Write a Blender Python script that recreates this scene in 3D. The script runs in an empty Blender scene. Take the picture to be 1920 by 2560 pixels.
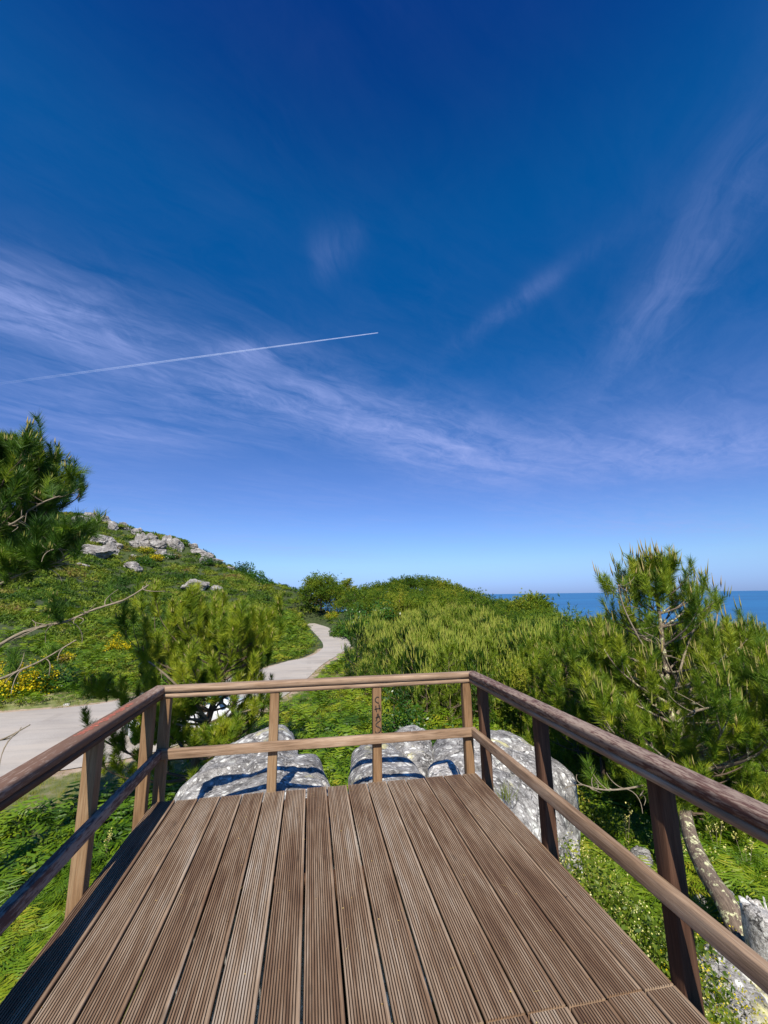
import bpy, math, random
import numpy as np
from mathutils import Matrix, Vector, noise as mnoise

# ------------------------------------------------------------------ camera, world, sun, exposure
F_PX, PITCH, ROLL, YAW, CAM_H = 1042.2, 0.19654, -0.01383, 0.17375, 1.6
def cam_axes():
    cp, sp, cy, sy = math.cos(PITCH), math.sin(PITCH), math.cos(YAW), math.sin(YAW)
    f = np.array([sy*cp, cy*cp, sp]); r = np.array([cy, -sy, 0.0]); u = np.cross(r, f)
    c, s = math.cos(ROLL), math.sin(ROLL)
    return f, c*r+s*u, -s*r+c*u
CF, CR, CU = cam_axes(); CAM = np.array([0, 0, CAM_H])
def ray(px, py):
    return CF + CR*(px-960)/F_PX - CU*(py-1280)/F_PX
def at(px, py, y):                       # the point at world depth y seen at photo pixel px, py
    d = ray(px, py); return CAM + d*(y/d[1])
def onz(px, py, z):
    d = ray(px, py); return CAM + d*((z-CAM_H)/d[2])
scene = bpy.context.scene
col = scene.collection
cd = bpy.data.cameras.new('camera'); cam = bpy.data.objects.new('camera', cd); col.objects.link(cam)
cd.sensor_fit = 'VERTICAL'; cd.sensor_height = 24.0; cd.lens = 24.0*F_PX/2560.0
cd.clip_start = 0.05; cd.clip_end = 90000
M = Matrix(((CR[0], CU[0], -CF[0], 0), (CR[1], CU[1], -CF[1], 0), (CR[2], CU[2], -CF[2], CAM_H), (0, 0, 0, 1)))
cam.matrix_world = M
scene.camera = cam
scene.view_settings.view_transform = 'Standard'; scene.view_settings.look = 'None'
scene.view_settings.exposure = 0.5; scene.view_settings.gamma = 1.0
scene.cycles.max_bounces = 6; scene.cycles.diffuse_bounces = 2; scene.cycles.transparent_max_bounces = 12
scene.cycles.use_adaptive_sampling = True

SUN_AZ = math.atan2(-0.155, -1.02); SUN_EL = math.radians(44.2)
SUN = np.array([math.sin(SUN_AZ)*math.cos(SUN_EL), math.cos(SUN_AZ)*math.cos(SUN_EL), math.sin(SUN_EL)])

class NT:                                 # small helper to write node graphs
    def __init__(s, tree): s.t = tree; s.t.nodes.clear()
    def n(s, kind, _p=None, **k):
        nd = s.t.nodes.new(kind)
        for a, v in (_p or {}).items(): setattr(nd, a, v)
        for a, v in k.items():
            key = int(a[1:]) if a[0] == 'i' and a[1:].isdigit() else a.replace('_', ' ')
            inp = nd.inputs[key]
            if isinstance(v, bpy.types.NodeSocket): s.t.links.new(v, inp)
            elif isinstance(v, bpy.types.Node): s.t.links.new(v.outputs[0], inp)
            else: inp.default_value = v
        return nd
    def m(s, op, a, b=0.0, c=0.0, clamp=False):
        nd = s.t.nodes.new('ShaderNodeMath'); nd.operation = op; nd.use_clamp = clamp
        for i, v in enumerate((a, b, c)):
            if isinstance(v, bpy.types.NodeSocket): s.t.links.new(v, nd.inputs[i])
            elif isinstance(v, bpy.types.Node): s.t.links.new(v.outputs[0], nd.inputs[i])
            else: nd.inputs[i].default_value = v
        return nd.outputs[0]
    def mix(s, f, a, b, mode='MIX'):
        nd = s.t.nodes.new('ShaderNodeMix'); nd.data_type = 'RGBA'; nd.blend_type = mode
        for i, v in ((0, f), (6, a), (7, b)):
            if isinstance(v, bpy.types.NodeSocket): s.t.links.new(v, nd.inputs[i])
            elif isinstance(v, bpy.types.Node): s.t.links.new(v.outputs[0], nd.inputs[i])
            else: nd.inputs[i].default_value = (*v, 1) if isinstance(v, tuple) and len(v) == 3 else v
        return nd.outputs[2]
    def ramp(s, f, stops, interp='LINEAR'):
        nd = s.t.nodes.new('ShaderNodeValToRGB'); nd.color_ramp.interpolation = interp
        e = nd.color_ramp.elements
        while len(e) < len(stops): e.new(0.5)
        for el, (p, c) in zip(e, stops):
            el.position = p; el.color = (*c, 1) if isinstance(c, tuple) else (c, c, c, 1)
        s.t.links.new(f if isinstance(f, bpy.types.NodeSocket) else f.outputs[0], nd.inputs[0])
        return nd.outputs[0]

world = bpy.data.worlds.new('World'); scene.world = world; world.use_nodes = True
def build_world():
    w = NT(world.node_tree)
    sky = w.n('ShaderNodeTexSky', dict(sky_type='NISHITA', sun_disc=False, sun_elevation=SUN_EL,
              sun_rotation=SUN_AZ, altitude=60.0, air_density=1.0, dust_density=0.35, ozone_density=2.2))
    tc = w.n('ShaderNodeTexCoord').outputs['Generated']
    sep = w.n('ShaderNodeSeparateXYZ', None, Vector=tc)
    z = sep.outputs[2]; zc = w.m('MAXIMUM', z, 0.03)
    # the clear air of the day: a deep blue overhead that pales towards the horizon
    tint = w.ramp(z, [(0.0, SKYC[0]), (0.08, SKYC[1]), (0.225, SKYC[2]), (0.52, SKYC[3]), (0.70, SKYC[4]), (0.9, SKYC[5])], 'EASE')
    base = w.mix(1.0, sky.outputs[0], tint, 'MULTIPLY')
    # high cirrus, laid out on a flat layer overhead
    px = w.m('DIVIDE', sep.outputs[0], zc); py = w.m('DIVIDE', sep.outputs[1], zc)
    P = w.n('ShaderNodeCombineXYZ', None, X=px, Y=py, Z=0.0).outputs[0]
    wob = w.n('ShaderNodeTexNoise', None, Vector=P, Scale=1.1, Detail=4.0, Roughness=0.55).outputs[0]
    def fbm(phi, su, sv, det, rough, dist, off=0.0):
        sn, cs = math.sin(phi), math.cos(phi)
        u = w.m('ADD', w.m('MULTIPLY', px, sn*su), w.m('MULTIPLY', py, cs*su))
        v = w.m('ADD', w.m('SUBTRACT', w.m('MULTIPLY', px, cs*sv), w.m('MULTIPLY', py, sn*sv)), w.m('MULTIPLY', wob, sv*0.35))
        q = w.n('ShaderNodeCombineXYZ', None, X=u, Y=v, Z=off).outputs[0]
        return w.n('ShaderNodeTexNoise', None, Vector=q, Scale=1.0, Detail=det, Roughness=rough, Distortion=dist).outputs[0]
    streakL = fbm(math.radians(62), 1.3, 5.0, 12.0, 0.66, 0.5)
    streakR = fbm(math.radians(24), 1.0, 5.0, 12.0, 0.64, 0.4, 4.0)
    puff = fbm(math.radians(40), 4.0, 6.5, 12.0, 0.68, 1.2, 9.0)
    patch = fbm(0.0, 0.8, 0.8, 4.0, 0.5, 0.3, 2.0)
    def blob(cx, cy, a, sx, sy):            # soft region of the layer where the cirrus lies
        ca, sa = math.cos(a), math.sin(a)
        dx = w.m('SUBTRACT', px, cx); dy = w.m('SUBTRACT', py, cy)
        u = w.m('DIVIDE', w.m('ADD', w.m('MULTIPLY', dx, ca), w.m('MULTIPLY', dy, sa)), sx)
        v = w.m('DIVIDE', w.m('SUBTRACT', w.m('MULTIPLY', dy, ca), w.m('MULTIPLY', dx, sa)), sy)
        r2 = w.m('ADD', w.m('MULTIPLY', u, u), w.m('MULTIPLY', v, v))
        return w.m('EXPONENT', w.m('MULTIPLY', r2, -1.0))
    acc = {'L': None, 'R': None}
    for (p0, p1, wd, amt, ly) in CLOUDS:
        a0 = ray(*p0); a1 = ray(*p1); a0 = a0[:2]/a0[2]; a1 = a1[:2]/a1[2]
        c = (a0+a1)/2; d = a1-a0; L = np.hypot(*d)
        b = w.m('MULTIPLY', blob(float(c[0]), float(c[1]), float(math.atan2(d[1], d[0])), float(L*0.55), float(wd)), amt)
        acc[ly] = b if acc[ly] is None else w.m('ADD', acc[ly], b)
    def sharp(n, lo, k): return w.m('MULTIPLY', w.m('SUBTRACT', n, lo), k, clamp=True)
    stL = w.m('ADD', w.m('MULTIPLY', sharp(streakL, 0.38, 2.8), 0.75), w.m('MULTIPLY', sharp(puff, 0.42, 2.6), 0.45))
    stR = w.m('ADD', w.m('MULTIPLY', sharp(streakR, 0.40, 3.0), 0.8), w.m('MULTIPLY', sharp(puff, 0.45, 2.4), 0.3))
    cl = w.m('ADD', w.m('MULTIPLY', acc['L'], w.m('ADD', 0.20, stL)), w.m('MULTIPLY', acc['R'], w.m('ADD', 0.10, stR)), clamp=True)
    thin = w.m('MULTIPLY', w.m('MULTIPLY', w.m('SUBTRACT', patch, 0.36, clamp=True), stL), 0.9)
    far = w.ramp(z, [(0.0, 0.3), (0.2, 0.9), (0.42, 0.35), (0.8, 0.10)])
    cl = w.m('ADD', cl, w.m('MULTIPLY', thin, far), clamp=True)
    c2 = w.mix(cl, base, (2.6, 3.25, 6.3))
    bg = w.n('ShaderNodeBackground', None, Color=c2, Strength=0.1)
    w.n('ShaderNodeOutputWorld', None, Surface=bg.outputs[0])
SKYC = [(0.31, 0.48, 1.12), (0.46, 0.63, 0.97), (0.42, 0.56, 0.93), (0.03, 0.45, 0.88), (0.014, 0.5, 0.98), (0.012, 0.26, 0.78)]
CLOUDS = [((-250, 700), (330, 830), 0.22, 0.80, 'L'), ((150, 860), (1000, 1060), 0.34, 0.5, 'L'), ((800, 1020), (1300, 1200), 0.45, 0.6, 'L'),
          ((1540, 930), (1980, 300), 0.13, 0.42, 'R'), ((1300, 1100), (1950, 1150), 0.8, 0.5, 'L'), ((560, 880), (720, 880), 0.08, 0.45, 'L'),
          ((800, 680), (880, 560), 0.06, 0.25, 'R'), ((1150, 860), (1440, 650), 0.05, 0.28, 'R'), ((-100, 1000), (500, 1120), 0.7, 0.4, 'L'), ((300, 1300), (900, 1400), 1.2, 0.3, 'L'), ((1300, 1300), (1900, 1330), 1.2, 0.3, 'L')]
build_world()
sd = bpy.data.lights.new('sun', 'SUN'); sun = bpy.data.objects.new('sun', sd); col.objects.link(sun)
sd.energy = 5.0; sd.angle = math.radians(0.53); sd.color = (1.0, 0.94, 0.84)
sun.rotation_euler = Vector(SUN).to_track_quat('Z', 'Y').to_euler()

# ------------------------------------------------------------------ helpers
def tag(o, label=None, cat=None, group=None, kind=None):
    for k, v in (('label', label), ('category', cat), ('group', group), ('kind', kind)):
        if v: o[k] = v
    return o
def empty(name, loc, label, cat, group=None):
    o = bpy.data.objects.new(name, None); col.objects.link(o); o.location = loc; o.empty_display_size = 0.2
    return tag(o, label, cat, group)
def mesh(name, V, faces, attrs=None, smooth=False, mats=(), midx=None):
    """V (n,3); faces: list of integer arrays (m,k); attrs: name -> (n,) or (n,3)"""
    me = bpy.data.meshes.new(name); V = np.ascontiguousarray(V, np.float32)
    faces = [np.asarray(f, np.int32) for f in faces if len(f)]
    me.vertices.add(len(V)); me.vertices.foreach_set('co', V.ravel())
    loops = np.concatenate([f.ravel() for f in faces]); tot = np.concatenate([np.full(len(f), f.shape[1], np.int32) for f in faces])
    start = np.concatenate([[0], np.cumsum(tot)[:-1]]).astype(np.int32)
    me.loops.add(len(loops)); me.loops.foreach_set('vertex_index', loops)
    me.polygons.add(len(tot)); me.polygons.foreach_set('loop_start', start); me.polygons.foreach_set('loop_total', tot)
    if smooth: me.polygons.foreach_set('use_smooth', np.ones(len(tot), bool))
    for m in mats: me.materials.append(m)
    if midx is not None: me.polygons.foreach_set('material_index', np.asarray(midx, np.int32))
    for k, a in (attrs or {}).items():
        a = np.ascontiguousarray(a, np.float32)
        at_ = me.attributes.new(k, 'FLOAT' if a.ndim == 1 else 'FLOAT_VECTOR', 'POINT')
        at_.data.foreach_set('value' if a.ndim == 1 else 'vector', a.ravel())
    me.update(calc_edges=True); me.validate()
    return me
def link(name, me, parent=None, loc=None):
    o = bpy.data.objects.new(name, me); col.objects.link(o)
    if parent is not None: o.parent = parent
    if loc is not None: o.location = loc
    return o
class Geo:                               # collects vertices, faces and attributes of one mesh
    def __init__(s): s.V = []; s.F = {}; s.A = {}; s.n = 0; s.MI = {}
    def add(s, V, F, mi=0, **A):
        V = np.asarray(V, float); F = np.asarray(F, int); k = F.shape[1]
        s.V.append(V); s.F.setdefault(k, []).append(F+s.n); s.MI.setdefault(k, []).append(np.broadcast_to(np.asarray(mi), (len(F),))); s.n += len(V)
        for a, v in A.items():
            v = np.asarray(v, float); s.A.setdefault(a, []).append(np.broadcast_to(v, (len(V),) + v.shape[1:]) if v.ndim != 1 or len(v) == len(V) else np.tile(v, (len(V), 1)))
    def build(s, name, mats, parent=None, smooth=False, loc=None):
        ks = sorted(s.F); V = np.concatenate(s.V)
        if loc is not None: V = V - np.asarray(loc)
        me = mesh(name, V, [np.concatenate(s.F[k]) for k in ks], {a: np.concatenate(v) for a, v in s.A.items()}, smooth,
                  mats if isinstance(mats, (list, tuple)) else [mats], np.concatenate([np.concatenate(s.MI[k]) for k in ks]))
        return link(name, me, parent, loc)
def nrm(v): v = np.asarray(v, float); return v/np.maximum(np.linalg.norm(v, axis=-1, keepdims=True), 1e-9)
def tube(g, P, R, seg=7, mi=0, tint=0.5, cap=True):
    P = np.asarray(P, float); R = np.broadcast_to(np.asarray(R, float), (len(P),)); n = len(P)
    T = nrm(np.gradient(P, axis=0)); ref = np.array([0.31, 0.22, 0.92]) if abs(T[:, 2]).mean() < .9 else np.array([1., .1, 0])
    A = nrm(np.cross(T, ref)); B = np.cross(T, A)
    th = np.linspace(0, 2*math.pi, seg, endpoint=False)
    V = (P[:, None] + R[:, None, None]*(np.cos(th)[None, :, None]*A[:, None] + np.sin(th)[None, :, None]*B[:, None])).reshape(-1, 3)
    i = np.arange(n-1)[:, None]*seg; j = np.arange(seg)[None]; k = (j+1) % seg
    F = np.stack([i+j, i+k, i+k+seg, i+j+seg], -1).reshape(-1, 4)
    s = np.concatenate([[0], np.cumsum(np.linalg.norm(np.diff(P, axis=0), axis=1))])
    G = np.stack([np.repeat(s, seg), np.tile(np.cos(th), n)*np.repeat(R, seg), np.tile(np.sin(th), n)*np.repeat(R, seg)], -1)
    g.add(V, F, mi, g=G, tint=np.full(len(V), tint))
def smooth_path(P, n):
    P = np.asarray(P, float); t = np.linspace(0, len(P)-1, n); out = []
    for x in t:
        i = min(int(x), len(P)-2); u = x-i
        p0, p1, p2, p3 = P[max(i-1, 0)], P[i], P[i+1], P[min(i+2, len(P)-1)]
        out.append(0.5*((2*p1)+(-p0+p2)*u+(2*p0-5*p1+4*p2-p3)*u*u+(-p0+3*p1-3*p2+p3)*u**3))
    return np.array(out)
def vnoise(X, Y, scale, seed=0.0):       # cheap smooth noise in numpy, about -1..1
    X = X/scale; Y = Y/scale; s = seed*12.9898
    return (np.sin(X*1.7+1.3*np.sin(Y*1.1+s)+s)+np.sin(Y*1.9+1.5*np.sin(X*0.9-s)+2.1*s)+np.sin((X+Y)*1.13+s*3.7+1.2*np.sin((X-Y)*0.8+s)))/3

# ------------------------------------------------------------------ materials
def newmat(name):
    m = bpy.data.materials.new(name); m.use_nodes = True; return m, NT(m.node_tree)
def out(w, sh): w.n('ShaderNodeOutputMaterial', None, Surface=sh)
def leaf_mat(name, stops, transl=0.35, rough=0.5, spec=0.3, tcol=(1.2, 1.25, 0.4), nscale=0.6, bright=1.0, orand=0.25):
    """foliage: colour runs along `stops` by the plant's own tint; leaves let some light through"""
    m, w = newmat(name)
    tint = w.n('ShaderNodeAttribute', dict(attribute_name='tint')).outputs['Fac']
    geo = w.n('ShaderNodeNewGeometry'); oi = w.n('ShaderNodeObjectInfo')
    nz = w.n('ShaderNodeTexNoise', None, Vector=geo.outputs['Position'], Scale=nscale, Detail=3.0)
    f = w.m('ADD', tint, w.m('MULTIPLY', w.m('SUBTRACT', nz.outputs[0], 0.5), 0.7))
    f = w.m('ADD', f, w.m('MULTIPLY', w.m('SUBTRACT', oi.outputs['Random'], 0.5), orand), clamp=True)
    c = w.ramp(f, stops)
    c = w.mix(1.0, c, (1.72*bright, 1.42*bright, 0.8*bright), 'MULTIPLY')
    pb = w.n('ShaderNodeBsdfPrincipled', None, Base_Color=c, Roughness=rough)
    pb.inputs['Specular IOR Level'].default_value = spec
    tr = w.n('ShaderNodeBsdfTranslucent', None, Color=w.mix(1.0, c, tcol, 'MULTIPLY'))
    out(w, w.n('ShaderNodeMixShader', None, i0=transl, i1=pb.outputs[0], i2=tr.outputs[0]).outputs[0])
    return m
FERN = leaf_mat('fern', [(0.0, (0.010, 0.034, 0.003)), (0.35, (0.028, 0.082, 0.005)), (0.65, (0.070, 0.145, 0.008)), (0.9, (0.125, 0.19, 0.014)), (1.0, (0.17, 0.20, 0.025))], 0.3, 0.5, 0.35)
HEATH = leaf_mat('heath', [(0.0, (0.012, 0.04, 0.008)), (0.3, (0.04, 0.085, 0.012)), (0.55, (0.08, 0.13, 0.018)), (0.78, (0.10, 0.125, 0.03)), (0.95, (0.095, 0.085, 0.045)), (1.0, (0.11, 0.085, 0.06))], 0.3, 0.6, 0.2, nscale=0.16, bright=1.12)
NEEDLE = leaf_mat('pine_needles', [(0.0, (0.008, 0.03, 0.006)), (0.35, (0.03, 0.075, 0.009)), (0.65, (0.085, 0.14, 0.014)), (1.0, (0.16, 0.20, 0.025))], 0.2, 0.5, 0.25, nscale=1.2, bright=1.38)
YOUNG = leaf_mat('young_pine_needles', [(0.0, (0.006, 0.03, 0.003)), (0.4, (0.024, 0.075, 0.006)), (0.7, (0.06, 0.135, 0.010)), (1.0, (0.115, 0.19, 0.02))], 0.3, 0.45, 0.4, nscale=0.8, orand=0.9)
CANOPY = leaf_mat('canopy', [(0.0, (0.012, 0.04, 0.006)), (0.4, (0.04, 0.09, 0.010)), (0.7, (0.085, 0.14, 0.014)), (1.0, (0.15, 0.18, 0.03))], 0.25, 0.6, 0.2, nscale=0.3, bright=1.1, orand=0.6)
BUSH = leaf_mat('bush_leaves', [(0.0, (0.010, 0.04, 0.006)), (0.5, (0.03, 0.095, 0.010)), (1.0, (0.10, 0.19, 0.02))], 0.3, 0.35, 0.5, nscale=2.0)
SHRUB = leaf_mat('shrub_leaves', [(0.0, (0.03, 0.07, 0.008)), (0.5, (0.09, 0.15, 0.015)), (0.85, (0.20, 0.24, 0.04)), (1.0, (0.35, 0.3, 0.1))], 0.35, 0.45, 0.4, nscale=3.0)
GRASS = leaf_mat('grass_blades', [(0.0, (0.05, 0.09, 0.01)), (0.5, (0.14, 0.18, 0.03)), (1.0, (0.26, 0.24, 0.08))], 0.35, 0.6, 0.2)
CANDLE = leaf_mat('pine_candles', [(0.0, (0.085, 0.11, 0.035)), (0.5, (0.13, 0.15, 0.07)), (1.0, (0.19, 0.17, 0.12))], 0.15, 0.6, 0.2, tcol=(1, 1, 0.7))
YCANDLE = leaf_mat('green_pine_candles', [(0.0, (0.10, 0.17, 0.03)), (0.5, (0.14, 0.20, 0.045)), (1.0, (0.20, 0.23, 0.08))], 0.2, 0.6, 0.2)
YELLOW = leaf_mat('yellow_flowers', [(0.0, (0.22, 0.20, 0.006)), (0.6, (0.38, 0.36, 0.008)), (1.0, (0.45, 0.46, 0.02))], 0.3, 0.6, 0.2, tcol=(1, .9, .4))
CREAM = leaf_mat('cream_flowers', [(0.0, (0.25, 0.27, 0.12)), (0.6, (0.38, 0.42, 0.22)), (1.0, (0.5, 0.58, 0.5))], 0.3, 0.6, 0.2, tcol=(1, .95, .7))
def bark_mat(name, c0, c1, lichen=0.0):
    m, w = newmat(name)
    g = w.n('ShaderNodeAttribute', dict(attribute_name='g')).outputs['Vector']
    mp = w.n('ShaderNodeMapping', None, Vector=g, Scale=(7, 40, 40))
    n1 = w.n('ShaderNodeTexNoise', None, Vector=mp.outputs[0], Scale=1.6, Detail=8.0, Roughness=0.7)
    c = w.ramp(n1, [(0.3, c0), (0.7, c1)])
    if lichen:
        pos = w.n('ShaderNodeNewGeometry').outputs['Position']
        n2 = w.n('ShaderNodeTexNoise', None, Vector=pos, Scale=15.0, Detail=7.0, Roughness=0.72)
        k = w.m('MULTIPLY', w.m('SUBTRACT', n2.outputs[0], 0.62-lichen*0.10), 14.0, clamp=True)
        c = w.mix(k, c, (0.62, 0.62, 0.36))
    bp = w.n('ShaderNodeBump', None, Strength=0.8, Distance=0.01, Height=n1.outputs[0])
    out(w, w.n('ShaderNodeBsdfPrincipled', None, Base_Color=c, Roughness=0.9, Normal=bp.outputs[0]).outputs[0]); return m
BARK = bark_mat('pine_bark', (0.03, 0.018, 0.012), (0.17, 0.12, 0.08))
BARKL = bark_mat('lichened_bark', (0.04, 0.025, 0.018), (0.24, 0.18, 0.13), 0.8)
TWIG = bark_mat('pale_twig', (0.12, 0.09, 0.055), (0.33, 0.27, 0.19))
def wood_mat(name, cols, paint=None, wear=0.5, sc=(1.6, 26, 26), rough=0.75, wearcol=(0.32, 0.25, 0.2)):
    m, w = newmat(name)
    g = w.n('ShaderNodeAttribute', dict(attribute_name='g')).outputs['Vector']
    tint = w.n('ShaderNodeAttribute', dict(attribute_name='tint')).outputs['Fac']
    mp = w.n('ShaderNodeMapping', None, Vector=g, Scale=sc)
    n1 = w.n('ShaderNodeTexNoise', None, Vector=mp.outputs[0], Scale=1.5, Detail=9.0, Roughness=0.62, Distortion=0.6)
    mp2 = w.n('ShaderNodeMapping', None, Vector=g, Scale=(1.3, 5, 5))
    n2 = w.n('ShaderNodeTexNoise', None, Vector=mp2.outputs[0], Scale=1.0, Detail=5.0, Roughness=0.6)
    mp3 = w.n('ShaderNodeMapping', None, Vector=g, Scale=(4, 120, 120))
    n3 = w.n('ShaderNodeTexNoise', None, Vector=mp3.outputs[0], Scale=1.5, Detail=6.0, Roughness=0.7)
    f = w.m('ADD', w.m('MULTIPLY', n1.outputs[0], 0.55), w.m('MULTIPLY', n2.outputs[0], 0.45))
    f = w.m('ADD', f, w.m('MULTIPLY', w.m('SUBTRACT', tint, 0.5), 0.22))
    c = w.ramp(f, [(0.32, cols[0]), (0.45, cols[1]), (0.55, cols[2]), (0.68, cols[3])])
    fine = w.ramp(n3, [(0.3, 0.55), (0.5, 1.0), (0.72, 1.25)])
    c = w.mix(1.0, c, fine, 'MULTIPLY')
    if paint:
        mpp = w.n('ShaderNodeMapping', None, Vector=g, Scale=(9, 60, 60))
        n4 = w.n('ShaderNodeTexNoise', None, Vector=mpp.outputs[0], Scale=1.5, Detail=8.0, Roughness=0.68)
        k = w.m('MULTIPLY', w.m('SUBTRACT', w.m('ADD', n4.outputs[0], w.m('MULTIPLY', w.m('SUBTRACT', n2.outputs[0], 0.5), 0.5)), 0.62-0.2*wear), 9.0, clamp=True)
        c = w.mix(k, paint, w.mix(0.6, c, wearcol))
    kn = w.n('ShaderNodeTexVoronoi', dict(feature='F1'), Vector=w.n('ShaderNodeMapping', None, Vector=g, Scale=(2.4, 9, 9)).outputs[0], Scale=1.0)
    kk = w.ramp(kn.outputs['Distance'], [(0.0, 0.45), (0.05, 0.6), (0.12, 1.0)])
    c = w.mix(0.8, c, kk, 'MULTIPLY')
    h = w.m('ADD', w.m('MULTIPLY', n3.outputs[0], 0.5), n1.outputs[0])
    bp = w.n('ShaderNodeBump', None, Strength=0.55, Distance=0.004, Height=h)
    pb = w.n('ShaderNodeBsdfPrincipled', None, Base_Color=c, Roughness=rough, Normal=bp.outputs[0])
    pb.inputs['Specular IOR Level'].default_value = 0.25
    out(w, pb.outputs[0]); return m
DECKW = wood_mat('deck_wood', [(0.10, 0.050, 0.027), (0.205, 0.127, 0.075), (0.315, 0.225, 0.15), (0.41, 0.34, 0.265)], sc=(1.2, 30, 6))
GROOVE = wood_mat('dirt_and_shade_groove', [(0.012, 0.007, 0.005), (0.022, 0.013, 0.009), (0.035, 0.021, 0.014), (0.06, 0.04, 0.028)])  # near-black stands for groove dirt and for shade the channels don't cast
POSTW = wood_mat('post_wood', [(0.09, 0.045, 0.02), (0.17, 0.095, 0.045), (0.22, 0.13, 0.065), (0.27, 0.18, 0.10)])
RAILW = wood_mat('rail_wood', [(0.13, 0.075, 0.04), (0.24, 0.155, 0.095), (0.32, 0.22, 0.145), (0.42, 0.32, 0.23)])
CAPL = wood_mat('brown_cap_wood', [(0.13, 0.07, 0.045), (0.2, 0.12, 0.08), (0.27, 0.17, 0.12), (0.36, 0.27, 0.2)], paint=(0.165, 0.095, 0.064), wear=0.6)
CAPW = wood_mat('painted_cap_wood', [(0.10, 0.05, 0.03), (0.17, 0.10, 0.07), (0.24, 0.16, 0.11), (0.34, 0.26, 0.2)], paint=(0.10, 0.05, 0.040), wear=0.95)
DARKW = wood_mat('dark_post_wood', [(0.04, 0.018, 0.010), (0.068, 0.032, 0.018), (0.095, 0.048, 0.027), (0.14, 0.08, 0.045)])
def rock_mat(name, seed=0.0, light=1.0, lich=1.0):
    m, w = newmat(name)
    pos = w.n('ShaderNodeVectorMath', dict(operation='ADD'), i0=w.n('ShaderNodeNewGeometry').outputs['Position'], i1=(seed*3.1, seed*1.7, seed)).outputs[0]
    n1 = w.n('ShaderNodeTexNoise', None, Vector=pos, Scale=9.0, Detail=10.0, Roughness=0.72)
    n2 = w.n('ShaderNodeTexNoise', None, Vector=pos, Scale=1.6, Detail=6.0, Roughness=0.6)
    n3 = w.n('ShaderNodeTexNoise', None, Vector=pos, Scale=60.0, Detail=6.0, Roughness=0.75)
    f = w.m('ADD', w.m('MULTIPLY', n1.outputs[0], 0.5), w.m('MULTIPLY', n3.outputs[0], 0.5))
    c = w.ramp(f, [(0.40, (0.06, 0.055, 0.05)), (0.48, (0.19, 0.178, 0.162)), (0.55, (0.34, 0.325, 0.30)), (0.66, (0.56, 0.54, 0.50))])
    wv = w.n('ShaderNodeVectorMath', dict(operation='ADD'), i0=pos, i1=w.n('ShaderNodeVectorMath', dict(operation='SCALE'), i0=n1.outputs[1], Scale=0.10).outputs[0]).outputs[0]
    for sc, th, cc, msk in ((4.2, 0.25, (0.60, 0.60, 0.54), 0.42), (8.5, 0.30, (0.72, 0.71, 0.64), 0.36), (17.0, 0.30, (0.66, 0.65, 0.6), 0.36)):
        v = w.n('ShaderNodeTexVoronoi', dict(feature='F1'), Vector=wv, Scale=sc, Randomness=1.0)
        wh = w.n('ShaderNodeSeparateColor', None, Color=v.outputs['Color']).outputs[0]
        rad = w.m('MULTIPLY', w.m('ADD', w.m('MULTIPLY', wh, 0.9), 0.45), th)
        k = w.m('MULTIPLY', w.m('SUBTRACT', rad, w.m('ADD', v.outputs['Distance'], w.m('MULTIPLY', w.m('SUBTRACT', n3.outputs[0], 0.5), 0.35))), 9.0, clamp=True)
        k = w.m('MULTIPLY', k, w.m('MULTIPLY', w.m('SUBTRACT', n2.outputs[0], msk), 9.0, clamp=True))
        k = w.m('MULTIPLY', k, w.m('GREATER_THAN', wh, 0.45))
        k = w.m('MULTIPLY', k, w.m('ADD', 0.55, w.m('MULTIPLY', n3.outputs[0], 0.7)), clamp=True)
        c = w.mix(w.m('MULTIPLY', k, lich, clamp=True), c, cc)
    ce = w.n('ShaderNodeTexVoronoi', dict(feature='DISTANCE_TO_EDGE'), Vector=w.n('ShaderNodeVectorMath', dict(operation='ADD'), i0=pos, i1=w.n('ShaderNodeVectorMath', dict(operation='SCALE'), i0=n2.outputs[1], Scale=0.9).outputs[0]).outputs[0], Scale=1.1)
    c = w.mix(w.m('MULTIPLY', w.m('SUBTRACT', 0.012, ce.outputs['Distance']), 90.0, clamp=True), c, (0.02, 0.018, 0.016))
    n6 = w.n('ShaderNodeTexNoise', None, Vector=pos, Scale=3.2, Detail=7.0, Roughness=0.65)
    c = w.mix(1.0, c, w.ramp(n6, [(0.35, 0.55), (0.5, 1.0), (0.65, 1.25)]), 'MULTIPLY')
    n5 = w.n('ShaderNodeTexNoise', None, Vector=pos, Scale=1.9, Detail=8.0, Roughness=0.7, Distortion=0.3)
    ky = w.m('MULTIPLY', w.m('SUBTRACT', n5.outputs[0], 0.60), 12.0, clamp=True)
    c = w.mix(w.m('MULTIPLY', ky, 0.8), c, (0.60, 0.55, 0.24))
    c = w.mix(1.0, c, (light, light, light), 'MULTIPLY')
    h = w.m('ADD', w.m('MULTIPLY', n1.outputs[0], 1.0), w.m('MULTIPLY', n3.outputs[0], 0.25))
    bp = w.n('ShaderNodeBump', None, Strength=0.7, Distance=0.03, Height=h)
    out(w, w.n('ShaderNodeBsdfPrincipled', None, Base_Color=c, Roughness=0.9, Normal=bp.outputs[0]).outputs[0]); return m
ROCK = rock_mat('lichened_granite'); ROCKP = rock_mat('pale_granite', 4.0, 1.7, 0.5)
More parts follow.
